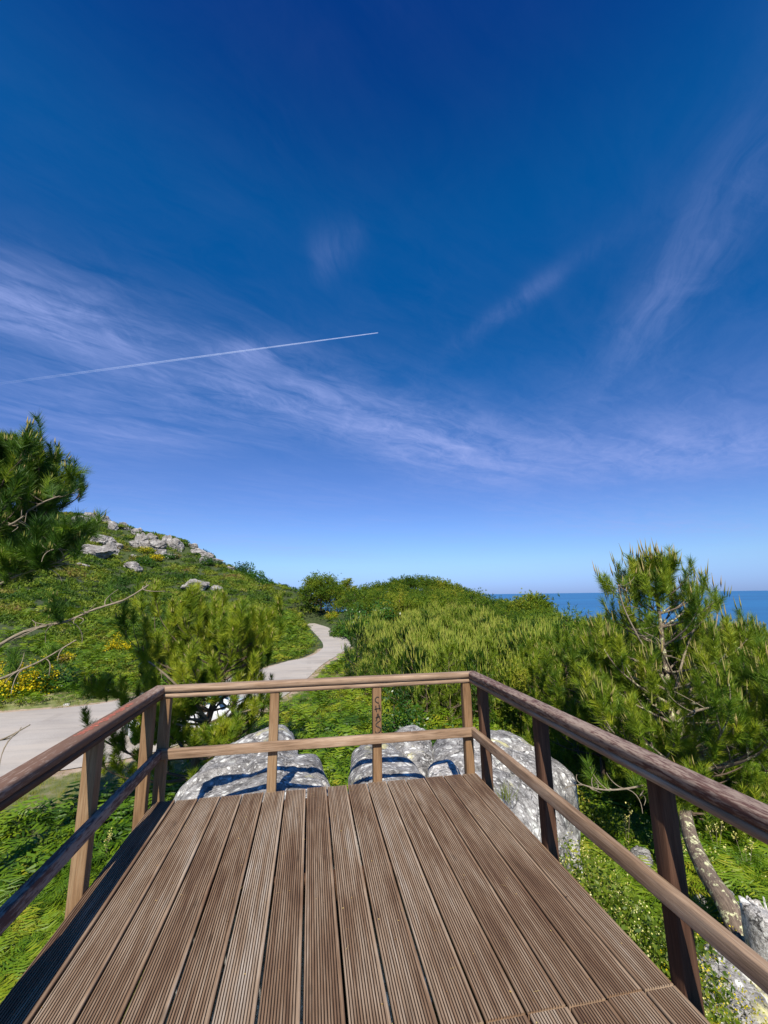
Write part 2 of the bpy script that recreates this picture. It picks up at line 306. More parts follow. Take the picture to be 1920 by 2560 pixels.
def far_rock_mat():
    m, w = newmat('outcrop_granite')
    pos = w.n('ShaderNodeNewGeometry').outputs['Position']
    n1 = w.n('ShaderNodeTexNoise', None, Vector=pos, Scale=0.9, Detail=10.0, Roughness=0.7)
    n2 = w.n('ShaderNodeTexNoise', None, Vector=pos, Scale=0.35, Detail=4.0, Roughness=0.6, Distortion=1.0)
    c = w.ramp(n1, [(0.33, (0.08, 0.07, 0.06)), (0.5, (0.25, 0.23, 0.21)), (0.68, (0.48, 0.45, 0.41))])
    bp = w.n('ShaderNodeBump', None, Strength=0.9, Distance=0.5, Height=w.m('ADD', n1.outputs[0], n2.outputs[0]))
    out(w, w.n('ShaderNodeBsdfPrincipled', None, Base_Color=c, Roughness=0.95, Normal=bp.outputs[0]).outputs[0]); return m
FROCK = far_rock_mat()
def soil_mat():
    m, w = newmat('soil_and_turf')
    pos = w.n('ShaderNodeNewGeometry').outputs['Position']
    n1 = w.n('ShaderNodeTexNoise', None, Vector=pos, Scale=3.0, Detail=9.0, Roughness=0.7)
    n2 = w.n('ShaderNodeTexNoise', None, Vector=pos, Scale=0.15, Detail=5.0, Roughness=0.6)
    gr = w.n('ShaderNodeAttribute', dict(attribute_name='turf')).outputs['Fac']
    c = w.ramp(n1, [(0.3, (0.018, 0.03, 0.006)), (0.5, (0.04, 0.06, 0.012)), (0.7, (0.075, 0.085, 0.025))])
    c2 = w.ramp(n1, [(0.3, (0.08, 0.11, 0.02)), (0.5, (0.15, 0.165, 0.05)), (0.62, (0.22, 0.2, 0.10)), (0.75, (0.36, 0.30, 0.22))])
    c = w.mix(gr, c, c2)
    c = w.mix(1.0, c, w.ramp(n2, [(0.3, 0.7), (0.7, 1.2)]), 'MULTIPLY')
    sand = w.n('ShaderNodeAttribute', dict(attribute_name='sand')).outputs['Fac']
    ks = w.m('MULTIPLY', w.m('SUBTRACT', w.m('ADD', sand, w.m('MULTIPLY', n1.outputs[0], 0.6)), 0.75), 6.0, clamp=True)
    c = w.mix(ks, c, w.ramp(n1, [(0.3, (0.26, 0.18, 0.12)), (0.7, (0.45, 0.35, 0.26))]))
    bp = w.n('ShaderNodeBump', None, Strength=0.6, Distance=0.05, Height=n1.outputs[0])
    out(w, w.n('ShaderNodeBsdfPrincipled', None, Base_Color=c, Roughness=1.0, Normal=bp.outputs[0]).outputs[0]); return m
def road_mat():
    m, w = newmat('worn_concrete')
    pos = w.n('ShaderNodeNewGeometry').outputs['Position']
    n1 = w.n('ShaderNodeTexNoise', None, Vector=pos, Scale=0.35, Detail=7.0, Roughness=0.6)
    n2 = w.n('ShaderNodeTexNoise', None, Vector=pos, Scale=18.0, Detail=8.0, Roughness=0.8)
    n3 = w.n('ShaderNodeTexNoise', None, Vector=w.n('ShaderNodeMapping', None, Vector=pos, Rotation=(0, 0, 0.3), Scale=(0.25, 1.6, 1)).outputs[0], Scale=0.8, Detail=6.0, Roughness=0.6)
    c = w.ramp(n1, [(0.3, (0.31, 0.275, 0.24)), (0.7, (0.44, 0.40, 0.35))])
    c = w.mix(1.0, c, w.ramp(n2, [(0.3, 0.8), (0.7, 1.13)]), 'MULTIPLY')
    c = w.mix(w.ramp(n3, [(0.42, 0.0), (0.6, 0.55)]), c, (0.47, 0.41, 0.34))
    br = w.n('ShaderNodeTexBrick', None, Vector=w.n('ShaderNodeMapping', None, Vector=pos, Scale=(0.05, 0.22, 1)).outputs[0], Color1=(1, 1, 1, 1), Color2=(1, 1, 1, 1), Mortar=(0.6, 0.58, 0.55, 1), Scale=1.0)
    br.inputs['Mortar Size'].default_value = 0.008
    c = w.mix(0.2, c, br.outputs[0], 'MULTIPLY')
    bp = w.n('ShaderNodeBump', None, Strength=0.25, Distance=0.02, Height=n2.outputs[0])
    out(w, w.n('ShaderNodeBsdfPrincipled', None, Base_Color=c, Roughness=0.9, Normal=bp.outputs[0]).outputs[0]); return m
def sea_mat():
    m, w = newmat('sea_water')
    pos = w.n('ShaderNodeNewGeometry').outputs['Position']
    n1 = w.n('ShaderNodeTexNoise', None, Vector=w.n('ShaderNodeMapping', None, Vector=pos, Scale=(0.012, 0.03, 1)).outputs[0], Scale=1.0, Detail=10.0, Roughness=0.7)
    n2 = w.n('ShaderNodeTexNoise', None, Vector=w.n('ShaderNodeMapping', None, Vector=pos, Scale=(0.0006, 0.003, 1)).outputs[0], Scale=1.0, Detail=5.0, Roughness=0.6)
    c = w.ramp(n2, [(0.35, (0.006, 0.085, 0.22)), (0.65, (0.012, 0.14, 0.32))])
    bp = w.n('ShaderNodeBump', None, Strength=0.35, Distance=1.2, Height=n1.outputs[0])
    pb = w.n('ShaderNodeBsdfPrincipled', None, Base_Color=c, Roughness=0.35, Normal=bp.outputs[0])
    pb.inputs['Specular IOR Level'].default_value = 0.15
    out(w, pb.outputs[0]); return m
def plain(name, c, rough=0.5, metal=0.0, spec=0.5, coat=0.0):
    m, w = newmat(name)
    nz = w.n('ShaderNodeTexNoise', None, Vector=w.n('ShaderNodeNewGeometry').outputs['Position'], Scale=14.0, Detail=6.0, Roughness=0.7)
    cc = w.mix(1.0, (*c,), w.ramp(nz, [(0.3, 0.85), (0.7, 1.08)]), 'MULTIPLY')
    pb = w.n('ShaderNodeBsdfPrincipled', None, Base_Color=cc, Roughness=rough, Metallic=metal)
    pb.inputs['Specular IOR Level'].default_value = spec; pb.inputs['Coat Weight'].default_value = coat
    out(w, pb.outputs[0]); return m

# ------------------------------------------------------------------ terrain
ROAD_Z = -3.0
L_PX = [(-260, 1800), (-120, 1790), (0, 1782), (228, 1762), (349, 1740), (500, 1712), (640, 1677), (719, 1653), (772, 1642), (801, 1626), (808, 1613), (799, 1597), (778, 1574), (764, 1559)]
R_PX = [(-600, 2060), (-200, 1985), (0, 1948), (200, 1918), (330, 1893), (450, 1860), (606, 1799), (693, 1750), (734, 1724), (776, 1689), (808, 1660), (855, 1631), (877, 1610), (855, 1588), (819, 1568), (786, 1558)]
def resample(P, n):
    P = np.array(P); s = np.concatenate([[0], np.cumsum(np.linalg.norm(np.diff(P, axis=0), axis=1))]); t = np.linspace(0, s[-1], n)
    return np.stack([np.interp(t, s, P[:, k]) for k in range(P.shape[1])], 1)
RL = resample(smooth_path([onz(x, y, ROAD_Z)[:2] for x, y in L_PX], 200), 160)
RR = resample(smooth_path([onz(x, y, ROAD_Z)[:2] for x, y in R_PX], 200), 160)
# pair the right edge with the left one by nearest advance, so the ribbon never folds
RIB = np.stack([RL, RR], 1)
ROADPTS = (RIB[:, 0, None]*(1-np.linspace(0, 1, 14))[None, :, None] + RIB[:, 1, None]*np.linspace(0, 1, 14)[None, :, None]).reshape(-1, 2)
EDGE = np.concatenate([RL, RR])
CTRL = [(-1.2, -3, -2.0), (1.6, -3, -1.3), (-1.6, 1, -2.2), (-1.3, 4, -2.1), (1.6, 1, -1.9), (1.8, 4, -1.9), (0, 2, -2.1),
        (-3, 0, -2.4), (-3, 4, -2.6), (-3, 8, -2.85), (-6, 11, -3), (-8, 4, -2.9), (-12, 10, -3), (-9, 0, -2.9), (-4, 12.5, -3),
        (0, 5, -1.7), (0, 8, -2.4), (2.2, 7.5, -2.3), (3, 10, -2.7), (0, 15, -2.95), (4, 15, -3.1), (7, 20, -3.2), (10, 16, -3.2),
        (6, 35, -3.2), (12, 38, -3.0), (20, 40, -3.5), (30, 45, -5.4), (22, 28, -3.3), (30, 30, -4.6), (45, 50, -9), (70, 70, -28), (110, 110, -60), (90, 30, -46), (60, 10, -34),
        (3.4, 3.2, -1.9), (5, 5, -2.2), (5, 1, -2.2), (3, -1, -1.9), (8, 6, -2.9), (7, 10, -3.0), (12, 8, -3.6), (14, 20, -3.3), (20, 10, -4.5), (30, 12, -7), (42, 20, -12),
        (9, 62, -1.4), (14, 72, -0.6), (20, 80, 0.3), (25, 83, -1.6), (33, 87, -6.5), (46, 95, -5), (10, 84, 0.2), (16, 100, -5), (5, 110, -4), (30, 112, -10), (60, 140, -50),
        (0, 84, -1.9), (-2, 95, -0.4), (-4, 120, -4), (0, 165, -34), (-40, 200, -40), (-100, 230, -20), (-140, 150, 25), (0, 220, -62), (80, 220, -70), (150, 60, -75),
        (-60, -20, -3), (-30, -10, -3), (0, -20, -3), (40, -20, -15), (120, -20, -60)]
for px, py, y, dz in [(0, 1700, 25, 0), (0, 1600, 32, 0), (0, 1500, 43, 0), (0, 1400, 60, 0), (0, 1320, 85, 0), (0, 1285, 115, 0), (-300, 1500, 45, 0), (-300, 1300, 90, 0), (-500, 1250, 130, 0),
                      (300, 1712, 25, 0), (300, 1650, 30, 0), (300, 1600, 37, 0), (300, 1550, 47, 0), (300, 1500, 60, 0), (300, 1450, 77, 0), (300, 1400, 94, 0), (300, 1350, 112, 0),
                      (500, 1655, 34, 0), (500, 1600, 42, 0), (500, 1550, 53, 0), (500, 1500, 68, 0), (500, 1450, 86, 0), (500, 1410, 100, 0),
                      (640, 1600, 46, 0), (640, 1550, 57, 0), (640, 1500, 72, 0), (700, 1560, 60, 0), (740, 1540, 72, 0),
                      (230, 1290, 134, 0), (290, 1318, 128, 0), (370, 1335, 122, 0), (430, 1356, 118, 0), (480, 1373, 114, 0), (540, 1397, 108, 0), (620, 1437, 99, 0), (700, 1475, 90, 0), (755, 1500, 84, 0),
                      (190, 1300, 134, 0), (100, 1300, 138, 0)]:
    p = at(px, py, y); CTRL.append((p[0], p[1], p[2]+dz))
for px, py, y in [(230, 1290, 134), (370, 1335, 122), (480, 1373, 114), (620, 1437, 99)]:   # the far side falls away
    p = at(px, py, y+28); CTRL.append((p[0], p[1], p[2]-18))
CTRL = np.array(CTRL)
def kern(r2): return np.sqrt(r2+4.0)
_A = kern(((CTRL[:, None, :2]-CTRL[None, :, :2])**2).sum(-1)); _n = len(CTRL)
_S = np.zeros((_n+1, _n+1)); _S[:_n, :_n] = _A + np.eye(_n)*0.02; _S[:_n, _n] = 1; _S[_n, :_n] = 1
_W = np.linalg.solve(_S, np.append(CTRL[:, 2], 0))
def inside(P, poly):
    x, y = P[:, 0], P[:, 1]; c = np.zeros(len(P), bool); j = len(poly)-1
    for i in range(len(poly)):
        xi, yi = poly[i]; xj, yj = poly[j]
        if yi != yj: c ^= ((yi > y) != (yj > y)) & (x < (xj-xi)*(y-yi)/(yj-yi)+xi)
        j = i
    return c
ROADPOLY = np.concatenate([RL[::3], RR[::-3]])
def road_dist(P):
    d = np.full(len(P), 1e9)
    for k in range(0, len(P), 20000):
        q = P[k:k+20000]; d[k:k+20000] = np.sqrt(((q[:, None]-EDGE[None, ::2])**2).sum(-1).min(1))
    return np.where(inside(P, ROADPOLY), 0.0, d)
def height(X, Y, withroad=True):
    X = np.atleast_1d(np.asarray(X, float)).ravel(); Y = np.atleast_1d(np.asarray(Y, float)).ravel(); H = np.zeros(len(X))
    for k in range(0, len(X), 20000):
        q = np.stack([X[k:k+20000], Y[k:k+20000]], 1)
        H[k:k+20000] = kern(((q[:, None]-CTRL[None, :, :2])**2).sum(-1)) @ _W[:_n] + _W[_n]
    dist = np.hypot(X, Y); a = np.clip((dist-8)/60, 0, 1)
    H += vnoise(X, Y, 1.3, 1)*0.06 + vnoise(X, Y, 5, 2)*0.22*a + vnoise(X, Y, 11, 3)*0.8*np.clip((dist-50)/60, 0, 1)
    far = np.clip((np.maximum(np.abs(X), np.abs(Y-60))-170)/60, 0, 1); H = H*(1-far) + (-90)*far
    if withroad:
        d = road_dist(np.stack([X, Y], 1)); t = np.clip(d/2.5, 0, 1); t = t*t*(3-2*t)
        H = np.where(d < 2.5, (ROAD_Z-0.03)*(1-t)+H*t, H)
    return H
def axis(lo, hi, n, c, k):
    t = np.linspace(-1, 1, n); s = np.sinh(t*k)/np.sinh(k); return np.where(s < 0, c+(c-lo)*s, c+(hi-c)*s)
gx = axis(-240, 240, 300, 0, 4.2); gy = axis(-60, 300, 320, 8, 3.9)
GX, GY = np.meshgrid(gx, gy); GH = height(GX, GY).reshape(GX.shape)
def Hs(X, Y):                             # fast look-up on the grid, the surface as built
    X = np.asarray(X, float); Y = np.asarray(Y, float)
    i = np.clip(np.searchsorted(gx, X)-1, 0, len(gx)-2); j = np.clip(np.searchsorted(gy, Y)-1, 0, len(gy)-2)
    u = (X-gx[i])/(gx[i+1]-gx[i]); v = (Y-gy[j])/(gy[j+1]-gy[j])
    return (GH[j, i]*(1-u)+GH[j, i+1]*u)*(1-v)+(GH[j+1, i]*(1-u)+GH[j+1, i+1]*u)*v
def hit(px, py, lift=0.0, near=2.5, far=160):   # where the line of sight meets the ground (or `lift` above it)
    d = ray(px, py); t = np.linspace(near, far, 1500)/d[1]; P = CAM+d*t[:, None]
    k = np.nonzero(P[:, 2] < Hs(P[:, 0], P[:, 1])+lift)[0]
    return P[k[0]] if len(k) else None
PG = np.stack([GX.ravel(), GY.ravel()], 1); rd = road_dist(PG)
turf = np.clip(1.6-np.abs(rd-1.5)/1.6, 0, 1)*(PG[:, 1] < 30)
sand = np.where((rd < 0.9), 1-rd/0.9, 0)*(PG[:, 1] < 40)
ny, nx = GX.shape; idx = np.arange(ny*nx).reshape(ny, nx)
FQ = np.stack([idx[:-1, :-1], idx[:-1, 1:], idx[1:, 1:], idx[1:, :-1]], -1).reshape(-1, 4)
SOIL = soil_mat(); ROADM = road_mat()
g_ = link('ground', mesh('ground', np.stack([GX.ravel(), GY.ravel(), GH.ravel()], 1), [FQ], dict(turf=turf, sand=sand), True, [SOIL]))
tag(g_, kind='structure')
sr = 45000.0; sg = Geo()
th = np.linspace(0, 2*math.pi, 97)[:-1]; rr = np.array([0, 300, 1500, 6000, 20000, sr])
V = np.concatenate([[[0, 0, -62.0]]]+[np.stack([r*np.cos(th), r*np.sin(th), np.full(96, -62.0)], 1) for r in rr[1:]])
j = np.arange(96); k = (j+1) % 96
sg.add(V, np.stack([np.zeros(96, int), 1+j, 1+k], 1))
for q in range(4): sg.F.setdefault(4, []).append(np.stack([1+q*96+j, 1+(q+1)*96+j, 1+(q+1)*96+k, 1+q*96+k], 1)); sg.MI.setdefault(4, []).append(np.zeros(96, int))
tag(sg.build('sea', sea_mat()), kind='structure')
nc = 10; RG = RIB[:, 0, None]*(1-np.linspace(0, 1, nc))[None, :, None] + RIB[:, 1, None]*np.linspace(0, 1, nc)[None, :, None]
Vr = np.concatenate([RG.reshape(-1, 2), np.full((len(RIB)*nc, 1), ROAD_Z)], 1)
ir = np.arange(len(RIB)*nc).reshape(len(RIB), nc)
tag(link('road', mesh('road', Vr, [np.stack([ir[:-1, :-1], ir[:-1, 1:], ir[1:, 1:], ir[1:, :-1]], -1).reshape(-1, 4)], None, True, [ROADM])), kind='structure')

# ------------------------------------------------------------------ the wooden viewing platform
rng = np.random.default_rng(7)
XL, XR, YF, YB = -1.204, 1.520, 3.992, -1.6
platform = empty('viewing_platform', ((XL+XR)/2, 1.2, -2.1), 'brown timber viewing platform with grooved boards and a worn two-rail railing', 'viewing platform')
def beam(g, p0, p1, prof, side, up, step=0.12, wob=0.0, tint=None, mi=0, off=None, endcut=(0, 0)):
    """sweeps the profile (u along side, v along up) from p0 to p1; endcut slants the two ends for mitred corners"""
    p0, p1 = np.array(p0, float), np.array(p1, float); side, up = np.array(side, float), np.array(up, float)
    L = np.linalg.norm(p1-p0); n = max(2, int(L/step)+1); t = np.linspace(0, 1, n); prof = np.array(prof, float); k = len(prof)
    d = (p1-p0)/L; o = rng.uniform(-50, 50, 3) if off is None else off
    s = t[:, None]*L + (1-t)[:, None]*endcut[0]*prof[None, :, 0] + t[:, None]*endcut[1]*prof[None, :, 0]
    wv = (np.stack([np.interp(t, np.linspace(0, 1, 9), rng.normal(0, wob, 9)) for _ in range(k)], 1)) if wob else np.zeros((n, k))
    P = p0 + d*s[..., None] + side*(prof[None, :, 0]+wv)[..., None] + up*(prof[None, :, 1]+wv*0.7)[..., None]
    G = np.stack([s+o[0], np.broadcast_to(prof[None, :, 0]+o[1], s.shape), np.broadcast_to(prof[None, :, 1]+o[2], s.shape)], -1)
    i = np.arange(n-1)[:, None]*k; j = np.arange(k)[None]; q = (j+1) % k
    F = np.stack([i+j, i+q, i+q+k, i+j+k], -1).reshape(-1, 4)
    seg = mi if np.isscalar(mi) else np.tile(np.asarray(mi), n-1)
    tt = rng.uniform(0.2, 0.8) if tint is None else tint
    g.add(P.reshape(-1, 3), F, seg, g=G.reshape(-1, 3), tint=np.full(n*k, tt))
    if k < 30:
        for e in (0, n-1):
            c = P[e].mean(0); V = np.vstack([P[e], c]); f = np.stack([np.arange(k), (np.arange(k)+1) % k, np.full(k, k)], 1)
            if e == 0: f = f[:, ::-1]
            g.add(V, f, mi, g=np.vstack([G[e], G[e].mean(0)]), tint=np.full(k+1, tt))
def rrect(w, h, r=0.006, n=2):
    pts = []
    for cx, cy, a0 in ((w/2-r, h/2-r, 0), (-w/2+r, h/2-r, 90), (-w/2+r, -h/2+r, 180), (w/2-r, -h/2+r, 270)):
        for q in range(n+1):
            a = math.radians(a0+90*q/n); pts.append((cx+r*math.cos(a), cy+r*math.sin(a)))
    return pts
# boards: grooved profile, real channels
PITCH_B, GAPB = 0.1727, 0.0125
bx0 = XL
decks = Geo()
nb = 16
for b in range(nb):
    x0 = XL + b*PITCH_B; x1 = min(x0+PITCH_B-GAPB, XR)
    w = x1-x0; prof = [(-w/2, -0.028), (-w/2, -0.003), (-w/2+0.003, 0.0)]
    flat = 0.007; fr = 0.009; ng = int(round((w-flat-fr)/0.0122)); gp = (w-flat-fr)/ng; dep = 0.006
    u = -w/2+flat
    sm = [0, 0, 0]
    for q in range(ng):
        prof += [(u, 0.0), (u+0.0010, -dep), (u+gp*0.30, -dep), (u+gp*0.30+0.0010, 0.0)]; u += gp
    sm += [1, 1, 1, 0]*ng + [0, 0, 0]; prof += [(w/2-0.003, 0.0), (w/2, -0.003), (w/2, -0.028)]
    cx = (x0+x1)/2
    joint = 1.848 + 0.004*math.sin(b*2.3)
    yend = YF + rng.uniform(-0.012, 0.004)
    zo = rng.uniform(-0.0025, 0.0)
    for (ya, yb, sh) in ((joint+0.005, yend, 0.0), (YB, joint-0.005, rng.uniform(-0.004, 0.004))):
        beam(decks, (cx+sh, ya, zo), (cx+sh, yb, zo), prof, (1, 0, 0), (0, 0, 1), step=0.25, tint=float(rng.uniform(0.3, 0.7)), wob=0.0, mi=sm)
        pr = np.array(prof)    # close the ends
        for ye in (ya, yb):
            n = len(pr); V = np.stack([cx+sh+pr[:, 0], np.full(n, ye), zo+pr[:, 1]], 1); Vb = V.copy(); Vb[:, 2] = zo-0.028
            f = np.stack([np.arange(n-1), np.arange(1, n), n+np.arange(1, n), n+np.arange(n-1)], 1)
            decks.add(np.vstack([V, Vb]), f, 0, g=np.vstack([V, Vb])*[1, 0, 1]+[7*b, 0, 0], tint=np.full(2*n, 0.4))
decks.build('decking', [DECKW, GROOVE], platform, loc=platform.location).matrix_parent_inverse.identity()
def pbuild(g, name, mat, parent=platform, smooth=False):
    """build a world-space mesh as a child of an empty"""
    o = g.build(name, mat, parent, smooth, loc=None)
    base = np.zeros(3); q = parent
    while q is not None: base += np.array(q.location); q = q.parent
    me = o.data; co = np.empty(len(me.vertices)*3, np.float32); me.vertices.foreach_get('co', co)
    me.vertices.foreach_set('co', (co.reshape(-1, 3)-base.astype(np.float32)).ravel()); me.update()
    return o
decks_o = [o for o in platform.children if o.name.startswith('decking')][0]; decks_o.location = (0, 0, 0)
# understructure: joists, fascia bearers, legs
for y in (3.86, 2.9, 1.85, 0.9, -0.2, -1.4):
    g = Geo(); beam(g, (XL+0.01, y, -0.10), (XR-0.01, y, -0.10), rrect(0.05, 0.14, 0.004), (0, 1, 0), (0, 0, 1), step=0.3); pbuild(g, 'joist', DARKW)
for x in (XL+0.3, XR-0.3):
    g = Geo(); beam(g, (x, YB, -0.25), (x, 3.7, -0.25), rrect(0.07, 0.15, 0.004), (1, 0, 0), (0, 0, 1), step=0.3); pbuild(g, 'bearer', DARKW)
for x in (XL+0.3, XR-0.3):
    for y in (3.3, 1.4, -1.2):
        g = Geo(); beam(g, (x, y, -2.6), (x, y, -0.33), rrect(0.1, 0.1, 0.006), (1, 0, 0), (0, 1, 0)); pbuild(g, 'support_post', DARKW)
# railing: posts stand outside the deck edge, rails run over and inside them
PW = 0.078
def post(x, y, mat, top=0.775, bot=-0.35, w=PW, d=PW):
    g = Geo(); beam(g, (x, y, bot), (x, y, top), rrect(w, d, 0.006), (1, 0, 0), (0, 1, 0), step=0.2, wob=0.0007)
    return pbuild(g, 'post', mat)
FY = YF+PW/2+0.004
for x in (-0.293, 0.615): post(x, FY, POSTW)
post(XL+0.02, FY, POSTW); post(XR-0.045, FY, POSTW)
for y in (3.84, 2.955, 1.80, 0.6, -0.6): post(XL-PW/2-0.004, y, POSTW)
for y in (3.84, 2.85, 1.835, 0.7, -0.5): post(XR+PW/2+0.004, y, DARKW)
def cap_prof(w, z0, z1):                  # rounded handrail over a flat bearer rail, with a shadow gap between
    return [(-w/2, z0), (w/2, z0), (w/2, z1-0.011), (w/2-0.003, z1-0.004), (w/2-0.010, z1), (w/2-0.03, z1+0.0015), (-w/2+0.03, z1+0.0015), (-w/2+0.010, z1), (-w/2+0.003, z1-0.004), (-w/2, z1-0.011)]
def bear_prof(w, z0, z1): return [(-w/2, z0), (w/2, z0), (w/2, z1-0.006), (w/2-0.006, z1), (w/2-0.014, z1), (w/2-0.014, z1+0.008), (-w/2+0.014, z1+0.008), (-w/2+0.014, z1), (-w/2+0.006, z1), (-w/2, z1-0.006)]
RW = 0.098; XLr, XRr, YFr = XL-0.036, XR+0.022, YF+0.040
ml = RW/2
for (p0, p1, side, cuts, mc, mb) in (((XLr, YFr), (XRr, YFr), (0, -1, 0), (1, -1), RAILW, RAILW),
                                 ((XLr, YB), (XLr, YFr), (1, 0, 0), (0, -1), CAPL, DARKW),
                                 ((XRr, YFr), (XRr, YB), (-1, 0, 0), (1, 0), CAPW, RAILW)):
    # local frame for the mitre: profile u>0 points towards the platform's inside
    for nm, pr, mt in (('handrail', cap_prof(RW, 0.818, 0.866), mc), ('lower_handrail', bear_prof(RW-0.012, 0.776, 0.810), mb)):
        g = Geo(); beam(g, (*p0, 0), (*p1, 0), [(u, v) for u, v in pr], side, (0, 0, 1), step=0.08, wob=0.0009, endcut=cuts); o = pbuild(g, nm, mt)
mz = 0.352
for (p0, p1, side, cuts, mt) in (((XL+0.005, YF-0.022), (XR-0.005, YF-0.022), (0, -1, 0), (1, -1), RAILW),
                                 ((XL+0.018, YB), (XL+0.018, YF-0.022), (1, 0, 0), (0, -1), CAPW),
                                 ((XR-0.018, YF-0.022), (XR-0.018, YB), (-1, 0, 0), (1, 0), RAILW)):
    g = Geo(); beam(g, (*p0, mz), (*p1, mz), [(u, v) for u, v in rrect(0.046, 0.075, 0.007)], side, (0, 0, 1), step=0.08, wob=0.0009, endcut=cuts); pbuild(g, 'mid_rail', mt)
# hand-painted letters running down the near face of the second front post
INK = plain('dark_marker', (0.028, 0.02, 0.014), 0.8); RED = plain('red_scratched_paint', (0.62, 0.16, 0.10), 0.8)
def stroke(g, pts, wd, org, ux, uy, un, th=0.0008):
    pts = smooth_path(np.array(pts, float), max(8, 5*len(pts))); T = nrm(np.gradient(pts, axis=0)); N = np.stack([-T[:, 1], T[:, 0]], 1)
    a = pts+N*wd/2; b = pts-N*wd/2; k = len(pts)
    W = lambda q, h: np.array(org)+q[:, :1]*np.array(ux)+q[:, 1:]*np.array(uy)+np.array(un)*h
    V = np.vstack([W(a, th), W(b, th), W(a, 0), W(b, 0)]); i = np.arange(k-1)
    F = np.vstack([np.stack([i, i+k, i+k+1, i+1], 1), np.stack([i, i+1, i+1+2*k, i+2*k], 1), np.stack([i+k, i+3*k, i+3*k+1, i+k+1], 1)])
    g.add(V, F)
posts = [o for o in platform.children if o.name.startswith('post')]
g = Geo(); yo = FY-PW/2-0.0014                  # letters measured in metres down the post face, from (0.615, z)
LET = [[(0.017, 0.688), (-0.002, 0.692), (-0.017, 0.676), (-0.014, 0.655), (0.006, 0.642), (0.014, 0.644)],
       [(-0.014, 0.620), (-0.013, 0.596), (-0.008, 0.566)], [(0.016, 0.628), (0.022, 0.598), (0.026, 0.572)], [(-0.026, 0.588), (0.0, 0.594), (0.030, 0.594)],
       [(-0.014, 0.488), (-0.004, 0.520), (0.004, 0.552)], [(0.004, 0.552), (0.014, 0.526), (0.024, 0.508)], [(-0.018, 0.518), (0.004, 0.522), (0.022, 0.528)],
       [(0.026, 0.508), (0.022, 0.490), (0.0, 0.478), (-0.014, 0.462), (-0.008, 0.446), (0.012, 0.438), (0.028, 0.424), (0.024, 0.404), (0.008, 0.392), (-0.010, 0.390), (-0.018, 0.406)]]
for s in LET: stroke(g, s, 0.0098, (0.615, yo, 0), (1, 0, 0), (0, 0, 1), (0, -1, 0))
stroke(g, [(0.006, 0.352), (0.006, 0.366), (0.013, 0.378)], 0.008, (0.615, yo, 0), (1, 0, 0), (0, 0, 1), (0, -1, 0)); stroke(g, [(0.016, 0.374), (0.022, 0.384)], 0.007, (0.615, yo, 0), (1, 0, 0), (0, 0, 1), (0, -1, 0))
lp = posts[1]; lt = pbuild(g, 'lettering', INK, platform); lt.parent = lp
g = Geo(); yy = 3.05
for q in range(26):                             # red scratches on the left cap
    y = 2.72+q*0.028+rng.uniform(-.004, .004); a = rng.uniform(-0.02, -0.01); b = rng.uniform(0.012, 0.03)
    stroke(g, [(a, y), ((a+b)/2, y+0.018), (b, y+rng.uniform(.01, .045))], rng.uniform(0.003, 0.006), (XLr, 0, 0.8702), (1, 0, 0), (0, 1, 0), (0, 0, 1))
hr = [o for o in platform.children if o.name.startswith('handrail')]
sc = pbuild(g, 'lettering', RED, platform); sc.parent = hr[1]

